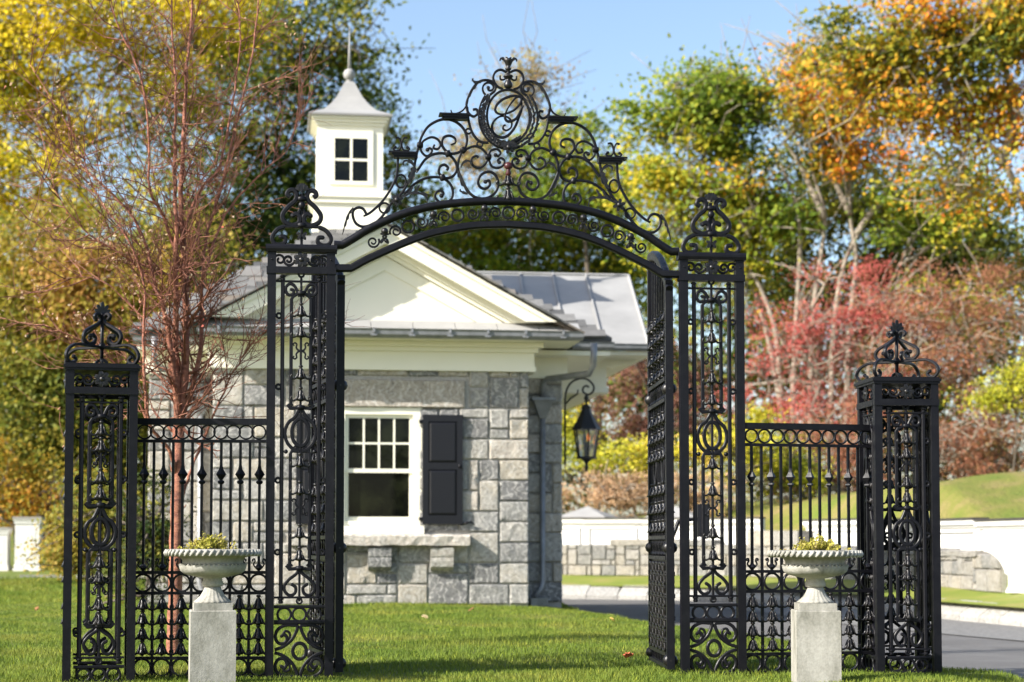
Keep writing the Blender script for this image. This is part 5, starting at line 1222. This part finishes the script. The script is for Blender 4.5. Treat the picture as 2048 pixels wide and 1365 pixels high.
# ================================================================== TREES AND SHRUBS
def limb(b, p, q, r0, r1, n=5, wob=.06, r_=None, sides=6):
    p, q = Vector(p), Vector(q); ln = (q-p).length; pts = []; rd_ = []
    o = Vector((r_.normal(0,1), r_.normal(0,1), r_.normal(0,.5)))*wob*ln; o2 = Vector((r_.normal(0,1), r_.normal(0,1), 0))*wob*.5*ln
    for i in range(n+1):
        t = i/n; pts.append(p.lerp(q, t)+o*math.sin(math.pi*t)+o2*math.sin(2*math.pi*t)); rd_.append(r0+(r1-r0)*t)
    b.tube(pts, rd_, sides); return pts
from mathutils import noise as mnoise
def tree(name, label, cat, Y, base_px, lobes, cols, pal, seed, n=14000, leaf=.13, bark=None, trunk_r=.22, clump=.55, limbs=16, stems=(), group=None, spread=1.0, zbase=None, sc=.3, thick=.5, gap=.04):
    """lobes: (px, py, rx, ry) in the photograph at distance Y; every lobe becomes a volume as deep as it is wide"""
    r_ = np.random.default_rng(seed); n = int(n*2.0); k = Y/FPX; trunk_r *= .62; bp = Vector((gx(base_px, Y), Y, 0)); bp.z = zbase if zbase is not None else .0
    t = empty(name, bp, 0, label, cat, group); tr = MB(); P = []
    area = sum(l[2]*l[3] for l in lobes); C = []
    for (px, py, rx, ry) in lobes:
        c = atY(px, py, Y); RX, RZ = rx*k, ry*k; RY = min(RX, 5.0)*thick*1.6
        share = rx*ry/area; nc = max(7, int(n*share/80))
        for i in range(nc):
            v = r_.normal(size=3); v /= np.linalg.norm(v); rad = r_.random()**.5*1.22
            q = np.array([c.x+v[0]*RX*rad, c.y+v[1]*RY*rad, c.z+v[2]*RZ*rad])
            if mnoise.noise(Vector(q)*(.55/clump)+Vector((seed*3.1,0,0))) < gap: continue
            C.append(q)
            m_ = int(n*share/nc*r_.uniform(.3,1.8)); cs = clump*r_.uniform(.4,1.15)
            ax = r_.normal(size=3)*np.array([1,1,.5]); ax /= np.linalg.norm(ax); pp = r_.normal(size=(m_,3))*np.array([cs, cs*.9, cs*.5])+q+np.outer(r_.normal(0, cs*.9, m_), ax); P.append(pp)
    P = np.concatenate(P); C = np.array(C); B_ = np.array(bp)
    # trunk and limbs
    cz_ = C[:,2].mean(); top = Vector((C[:,0].mean()*.6+bp.x*.4, Y, max(bp.z+1, cz_)))
    mains = [[bp-Vector((0,0,.4)), top]] if not stems else [[atY(*p, Y) for p in s_] for s_ in stems]
    nodes = []
    for s_ in mains:
        if stems:
            pts = [Vector(p) for p in cr([tuple(p) for p in s_], 4)]; rad = [trunk_r*(1-.78*i/(len(pts)-1)) for i in range(len(pts))]; tr.tube(pts, rad, 7)
        else: pts = limb(tr, s_[0], s_[1], trunk_r, trunk_r*.45, 7, .03, r_, 8)
        nodes += [(p, trunk_r*(1-.7*i/len(pts))) for i, p in enumerate(pts) if i >= len(pts)*.3]
    for i in r_.choice(len(C), min(limbs, len(C)), replace=False):
        q = Vector(C[i]); cand = [(nd, rr_) for nd, rr_ in nodes if nd.z < q.z+.3] or nodes
        nd, rr_ = min(cand, key=lambda a: (a[0]-q).length+.4*abs(a[0].z-(q.z-2)))
        pts = limb(tr, nd, q, max(.045, rr_*.5), .026, 5, .07, r_, 5); nodes.append((pts[3], rr_*.25))
        for _ in range(5): limb(tr, pts[r_.integers(2,5)], q+Vector(r_.normal(0, clump*1.7, 3)), .026, .009, 3, .08, r_, 4)
    tk = tr.build('trunk', bark or barkd, t, True); tk.location = -bp
    lc_ = leaf_cloud('crown', P-np.array(bp), leaf*.58, leafm(pal, cols, sc), t, r_); return t
YEL = [(.11,.16,.015),(.27,.27,.02),(.56,.45,.025),(.80,.62,.03),(.85,.66,.05)]
OLV = [(0.088,0.123,0.022),(0.176,0.203,0.031),(0.298,0.263,0.035),(0.421,0.316,0.053),(0.527,0.281,0.088)]
DKG = [(0.018,0.039,0.011),(0.045,0.083,0.018),(0.090,0.135,0.021),(0.194,0.209,0.026),(0.389,0.329,0.045)]
MID = [(.05,.09,.012),(.11,.18,.018),(.20,.27,.024),(.38,.37,.03),(.62,.46,.035)]
ORG = [(0.05,0.08,0.014),(0.12,0.15,0.02),(0.24,0.25,0.022),(0.42,0.34,0.026),(0.62,0.32,0.026),(0.75,0.27,0.03),(0.75,0.20,0.04)]
RED = [(.18,.11,.05),(.40,.11,.08),(.55,.12,.11),(.62,.17,.15),(.46,.26,.13)]
BRN = [(0.109,0.094,0.040),(0.265,0.140,0.070),(0.374,0.156,0.094),(0.468,0.203,0.125),(0.250,0.203,0.047)]
LIM = [(0.130,0.179,0.020),(0.293,0.325,0.026),(0.552,0.520,0.041),(0.747,0.650,0.065),(0.812,0.552,0.195)]
TAN = [(0.143,0.114,0.057),(0.343,0.229,0.129),(0.543,0.358,0.215),(0.601,0.386,0.229),(0.429,0.400,0.072)]
BG = 'trees beyond the gatehouse'
# left
tree('yellow_tree', 'tall bright yellow autumn tree at the upper left corner', 'tree', 58, 120, [(60,60,210,170),(250,40,200,130),(120,260,190,170),(-60,180,120,260),(330,170,110,100),(40,430,150,110),(430,20,130,90)], YEL, 'yellow', 1, 40000, .16, barkd, .35, .7, 30, (), BG, zbase=.4)
tree('green_tree', 'large dark green and yellow tree rising behind the white cupola', 'tree', 66, 560, [(560,60,170,130),(640,150,110,120),(470,260,150,180),(600,330,150,160),(540,480,170,120),(700,120,50,90),(745,215,40,45),(400,420,110,150),(800,330,60,60),(820,420,70,60)], DKG, 'dark', 2, 28000, .19, barkd, .4, .8, 30, (), BG, zbase=.8)
tree('olive_thicket', 'olive brown upright thicket behind the small bare tree at left', 'tree', 46, 150, [(80,560,140,130),(230,600,130,150),(120,760,160,150),(30,860,110,130),(250,800,120,160),(360,560,90,120),(440,600,70,80),(330,700,100,130),(60,700,120,120),(170,950,110,120),(300,950,70,120)], OLV, 'olive', 3, 60000, .115, barkm, .10, .5, 30, [[(40,1130),(30,900),(10,700)],[(120,1130),(150,800),(110,560)],[(210,1130),(200,850),(240,560)],[(290,1130),(300,800),(270,500)],[(170,1130),(215,900),(330,620)]], BG, zbase=.4, gap=-.12)
tree('orange_shrub', 'low orange and green shrub behind the white posts at far left', 'shrub', 43, 40, [(30,980,80,80),(100,1010,70,70),(-40,960,70,90)], [(.08,.11,.016),(.16,.18,.022),(.30,.25,.03),(.45,.27,.03),(.55,.22,.03)], 'orangelow', 4, 7000, .09, barkd, .06, .4, 8, (), 'shrubs at the edge of the lawn', zbase=.4)
tree('evergreen_shrub', 'dense glossy green shrub beside the copper barked tree near the gatehouse', 'shrub', 24, 300, [(292,1030,40,90),(318,1100,36,80),(275,1120,36,70),(250,1160,50,40)], [(.012,.03,.008),(.03,.06,.012),(.08,.10,.015),(.28,.25,.03)], 'evergreen', 5, 9000, .04, barkd, .04, .17, 12, (), 'shrubs at the edge of the lawn', zbase=0, sc=2.0)
tree('ochre_shrub', 'ochre and green shrub on the lawn behind the short left pillar', 'shrub', 34, 190, [(180,1040,60,80),(150,1100,60,50),(225,1090,40,60)], OLV, 'olive', 6, 9000, .07, barkd, .05, .3, 10, (), 'shrubs at the edge of the lawn', zbase=.2)
# centre
tree('distant_tree', 'dark green distant tree seen under the arch above the grey metal roof', 'tree', 72, 1010, [(930,500,110,90),(1040,560,130,70),(1140,500,110,80),(1010,440,60,40),(1230,560,90,80),(880,520,80,60)], MID, 'mid', 7, 20000, .19, barkd, .3, .7, 24, (), BG, zbase=2)
tree('wispy_tree', 'pale thin leaved tree top behind the letter G of the arch', 'tree', 78, 1050, [(1050,190,55,80),(1080,270,50,50),(1030,300,110,50),(940,270,40,40),(1090,330,90,60),(1000,360,100,50)], [(.24,.17,.09),(.36,.25,.11),(.34,.30,.10),(.20,.22,.06)], 'wispy', 8, 7500, .15, barkm, .25, .8, 26, (), BG, zbase=2)
tree('golden_green_tree', 'golden green tree behind the right shoulder of the arch crest', 'tree', 68, 1190, [(1180,270,60,50),(1120,330,90,60),(1240,370,80,70),(1170,400,100,60),(1080,400,70,40)], MID, 'mid', 9, 11000, .17, barkd, .25, .7, 18, (), BG, zbase=2)
tree('maple_tree', 'rounded green and gold maple right of the arch crest', 'tree', 58, 1400, [(1400,220,120,90),(1330,330,100,100),(1460,330,90,100),(1390,440,120,90),(1300,260,60,60),(1500,470,90,90),(1480,200,60,60)], MID, 'mid', 10, 20000, .165, barkm, .22, .62, 44, [[(1570,985),(1560,800),(1530,650),(1500,560),(1470,480),(1440,380)],[(1530,620),(1510,520),(1515,420),(1490,300)]], BG, zbase=1.5)
# right
tree('forked_tree', 'pale forked bare trunks with orange top leaves behind the right tall pillar', 'tree', 57, 1640, [(1640,150,90,80),(1690,260,100,80),(1610,230,60,60),(1740,330,80,60),(1500,360,30,30)], ORG, 'orange', 11, 9000, .14, barkm, .20, .55, 44, [[(1618,985),(1622,800),(1625,640),(1640,520),(1650,430),(1625,340),(1625,230)],[(1690,985),(1695,800),(1700,650),(1712,520),(1700,430),(1700,300),(1690,200)],[(1650,440),(1600,330),(1570,290)],[(1712,470),(1760,400),(1800,330)],[(1700,430),(1660,340),(1640,280)],[(1570,985),(1560,760),(1545,640),(1500,540),(1450,500)],[(1660,985),(1662,800),(1680,560),(1735,440),(1800,380)],[(1585,985),(1588,740),(1600,500),(1590,400),(1560,330)]], BG, zbase=2)
tree('orange_maple', 'large orange and green maple with a leaning pale trunk at upper right', 'tree', 48, 2080, [(1900,70,150,110),(1780,140,110,100),(1990,180,100,90),(1850,230,80,45),(2050,60,100,100),(1700,110,90,70),(1960,360,100,70),(2060,330,60,70)], ORG, 'orange', 12, 21000, .145, barkm, .24, .6, 50, [[(2130,985),(2110,700),(2090,520),(2040,390),(1990,300),(1910,230),(1860,200),(1740,172)],[(2000,330),(2030,230),(2010,120),(2020,20)],[(1910,230),(1880,130),(1850,40)]], BG, zbase=2)
tree('green_backdrop_tree', 'deep green tree mass between the pale trunks at right', 'tree', 64, 1620, [(1560,520,140,130),(1700,560,150,130),(1850,520,130,120),(1640,380,120,100),(1800,400,110,80),(1960,560,120,130),(1950,470,90,70)], [(.02,.035,.008),(.05,.08,.012),(.12,.14,.016),(.22,.21,.02),(.36,.28,.03)], 'backdrop', 13, 26000, .17, barkd, .3, .75, 30, (), BG, zbase=3)
tree('leaning_tree', 'slender leaning grey tree above the red shrubs at right', 'tree', 57, 1760, [(1830,430,80,70),(1900,420,70,60),(1900,600,80,60)], MID, 'mid', 14, 6000, .13, barkm, .10, .5, 14, [[(1728,985),(1735,760),(1760,620),(1810,510),(1860,430),(1900,360)],[(1770,600),(1850,530),(1930,490)],[(1800,530),(1880,480),(1950,400)]], BG, zbase=2)
RS = 'autumn shrubs on the slope'
tree('red_shrub', 'red leaved shrub with pale stems right of the tall right pillar', 'shrub', 54, 1660, [(1580,700,100,70),(1680,640,100,70),(1560,790,90,60),(1690,750,110,60),(1770,620,70,60),(1640,560,50,25),(1720,540,40,30),(1600,830,80,40),(1720,830,80,40),(1840,640,60,60),(1790,740,60,50),(1520,650,40,50)], RED, 'red', 15, 20000, .062, barkm, .07, .36, 60, [[(1680,960),(1670,850),(1600,760),(1560,700)],[(1690,960),(1695,860),(1720,760),(1700,640)],[(1695,960),(1740,850),(1760,700)],[(1685,900),(1640,800),(1620,640)]], RS, zbase=1.6)
tree('russet_thicket', 'russet brown twiggy thicket behind the far right short pillar', 'shrub', 53, 1900, [(1860,700,110,110),(1980,700,110,110),(1900,850,120,100),(2020,860,90,90),(1830,590,80,60),(2000,590,90,60),(1900,930,120,50),(2020,930,90,40),(1790,930,60,50)], BRN, 'brown', 16, 38000, .06, barkm, .06, .40, 80, [[(1860,980),(1850,850),(1800,700),(1840,590)],[(1920,980),(1930,820),(1990,680)],[(1980,980),(1990,850),(1920,700),(1900,600)],[(2040,980),(2030,800),(2060,650)],[(1840,980),(1880,860),(1940,760),(2000,720)]], RS, zbase=1.9)
tree('yellow_shrub', 'small yellow green shrub at the right edge above the grass slope', 'shrub', 50, 2020, [(2015,770,50,40),(1980,800,40,30),(2050,740,40,40)], LIM, 'lime', 17, 4200, .07, barkd, .05, .28, 8, (), RS, zbase=2)
tree('lime_shrub', 'yellow green shrub behind the right railing pickets', 'shrub', 51, 1540, [(1530,920,60,70),(1600,930,50,60),(1500,880,40,70)], LIM, 'lime', 18, 7500, .075, barkd, .06, .3, 10, (), RS, zbase=1.2)
tree('rust_shrub', 'rust red shrub behind the pickets of the right railing', 'shrub', 52, 1640, [(1640,880,60,60),(1700,900,60,60),(1740,860,50,60),(1690,960,90,40),(1590,960,80,40)], BRN, 'brown', 19, 14000, .06, barkm, .06, .3, 14, (), RS, zbase=1.6)
tree('maroon_tree', 'maroon leaved tree between the gatehouse lantern and right gate leaf', 'tree', 56, 1265, [(1250,780,60,60),(1280,860,60,70),(1230,850,40,50),(1330,760,60,80),(1300,700,50,40),(1210,790,30,40),(1380,820,70,90)], [(.05,.03,.02),(.13,.06,.045),(.22,.10,.075),(.30,.14,.10),(.16,.15,.03)], 'maroon', 20, 12000, .075, barkd, .10, .36, 20, (), RS, zbase=.6)
tree('yellow_hedge', 'loose yellow green hedge under the lantern beyond the driveway', 'shrub', 50, 1180, [(1160,910,55,45),(1230,930,55,40),(1290,920,50,50),(1140,850,40,60),(1390,930,70,60),(1450,900,50,60)], LIM, 'lime', 21, 12000, .075, barkd, .06, .3, 12, (), RS, zbase=.5)
tree('tan_hedge', 'dry tan leaved hedge just above the white wall', 'shrub', 48, 1200, [(1150,985,60,35),(1230,990,70,35),(1300,985,60,40),(1400,990,70,40)], TAN, 'tan', 22, 12000, .065, barkm, .05, .26, 16, (), RS, zbase=.4)
# woodland behind everything
tree('far_wood', 'dark woodland closing the view low behind the gatehouse', 'woodland', 92, 1000, [(100,740,330,320),(500,720,300,300),(900,800,300,240),(1300,760,260,240),(1700,760,300,260),(2000,720,220,260)], DKG, 'dark', 23, 34000, .36, barkd, .3, 1.5, 30, (), None, zbase=3, thick=.4, gap=-.2)['kind'] = 'stuff'
# ------------------------------------------------------------------ copper barked tree between gate and house
def paperbark():
    Y = 14.6; bp = Vector((gx(350, Y), Y, 0)); r_ = np.random.default_rng(42)
    t = empty('copper_barked_tree', bp, 0, 'slender nearly bare tree with peeling copper red bark behind the left railing', 'tree')
    tr = MB(); tw = MB(); leaves = []; k = Y/FPX
    def W(px, py, dy=0.0): p = atY(px, py, Y+dy); return p
    mains = [([(348,1330),(350,1200),(352,1080),(356,940),(358,850)], 15.5, 11.5, 0),
             ([(358,860),(366,780),(371,700),(372,600),(368,500),(362,400),(366,300),(372,180),(380,60),(392,-60)], 10.5, 2.0, .05),
             ([(356,850),(350,760),(340,690),(326,610),(312,580),(300,520),(270,440),(215,380),(160,330),(110,290)], 7, 1.3, -.2),
             ([(362,840),(380,790),(400,700),(403,620),(405,560),(414,470),(440,380),(470,260),(500,130),(520,-20)], 6, 1.5, .15),
             ([(354,830),(352,700),(352,560),(352,440),(348,320),(352,200),(346,80),(340,-60)], 7.5, 1.5, -.1),
             ([(356,1010),(372,970),(385,930),(408,880),(440,800),(470,740),(500,690),(534,660)], 4.2, .9, .25),
             ([(352,960),(338,900),(300,850),(290,770),(288,660),(286,560),(250,470),(200,400),(140,260),(60,130)], 4.5, .9, -.35),
             ([(362,480),(400,380),(440,330),(470,180),(480,60),(470,-50)], 4.2, 1, .3),
             ([(366,560),(330,440),(300,380),(296,260),(280,150),(230,40),(220,-40)], 4.0, .9, -.25),
             ([(405,560),(450,430),(520,350),(580,290),(600,200)], 3.2, .7, .35), ([(312,580),(260,520),(180,470),(120,400),(90,300)], 3.0, .7, -.4), ([(300,850),(240,740),(180,690),(90,650)], 2.6, .7, -.3), ([(340,690),(290,640),(200,560),(120,560)], 2.4, .7, -.15)]
    def twig(p, d, ln, r0, lev):
        n = 4; pts = [p]; 
        for i in range(n):
            d = (d+Vector(r_.normal(0,.16,3))+Vector((0,0,.07))).normalized(); pts.append(pts[-1]+d*ln/n)
        (tr if lev == 0 else tw).tube(pts, [r0*(1-.7*i/n) for i in range(n+1)], 4)
        if lev < 2:
            for i in range(1, n+1):
                for _ in range(r_.integers(1, 4)):
                    sd = (d+Vector(r_.normal(0,.75,3))).normalized(); twig(pts[i], sd, ln*r_.uniform(.3,.6), r0*.5, lev+1)
        if lev >= 1 and r_.random() < .5*(1.6 if pts[-1].x < bp.x else .5): leaves.append(tuple(pts[-1]))
    for pts, r0, r1, dy in mains:
        P = [W(x, y, dy*min(1, i/3.0)) for i, (x, y) in enumerate(pts)]; q = [Vector(p) for p in cr([tuple(p) for p in P], 5)]; n = len(q)
        q = [p+Vector((r_.normal(0,.004), r_.normal(0,.004), 0)) for p in q]
        rad = [(r0+(r1-r0)*(i/(n-1))**.8)*k*(1+.06*math.sin(i*2.1)) for i in range(n)]; tr.tube(q, rad, 9)
        for i in range(n):
            if q[i].z < 1.75 or r_.random() < .12: continue
            tg = (q[min(i+1,n-1)]-q[max(i-1,0)]).normalized(); sd = (tg*.75+Vector(r_.normal(0,.55,3))).normalized()
            if q[i].z > 2.2 and r_.random() < .4: twig(q[i], (tg*.6+Vector(r_.normal(0,.7,3))).normalized(), r_.uniform(.2,.6), .0045, 1)
            twig(q[i], sd, r_.uniform(.25,.8), max(.0055, rad[i]*.4), 1)
    for x, y, x2, y2 in ((352,870,300,800),(352,900,420,810),(356,1060,372,1010),(350,1000,340,930),(358,800,280,760),(362,850,430,760)):
        limb(tr, W(x,y), W(x2,y2,.1), .014, .004, 5, .08, r_, 5)
    a = tr.build('trunk', barkr, t, True); a.location = -bp
    b = tw.build('twigs', barkt, t); b.location = -bp; b['kind'] = 'stuff'
    L_ = np.array(leaves); L_ = L_[r_.random(len(L_)) < .4]; L2 = np.repeat(L_, 2, 0)+r_.normal(0, .012, (2*len(L_),3))
    leaf_cloud('leaves', L2-np.array(bp), .014, leafm('dry', [(.30,.10,.06),(.42,.27,.16),(.55,.42,.28),(.50,.12,.08)], 1.2), t, r_)
paperbark()
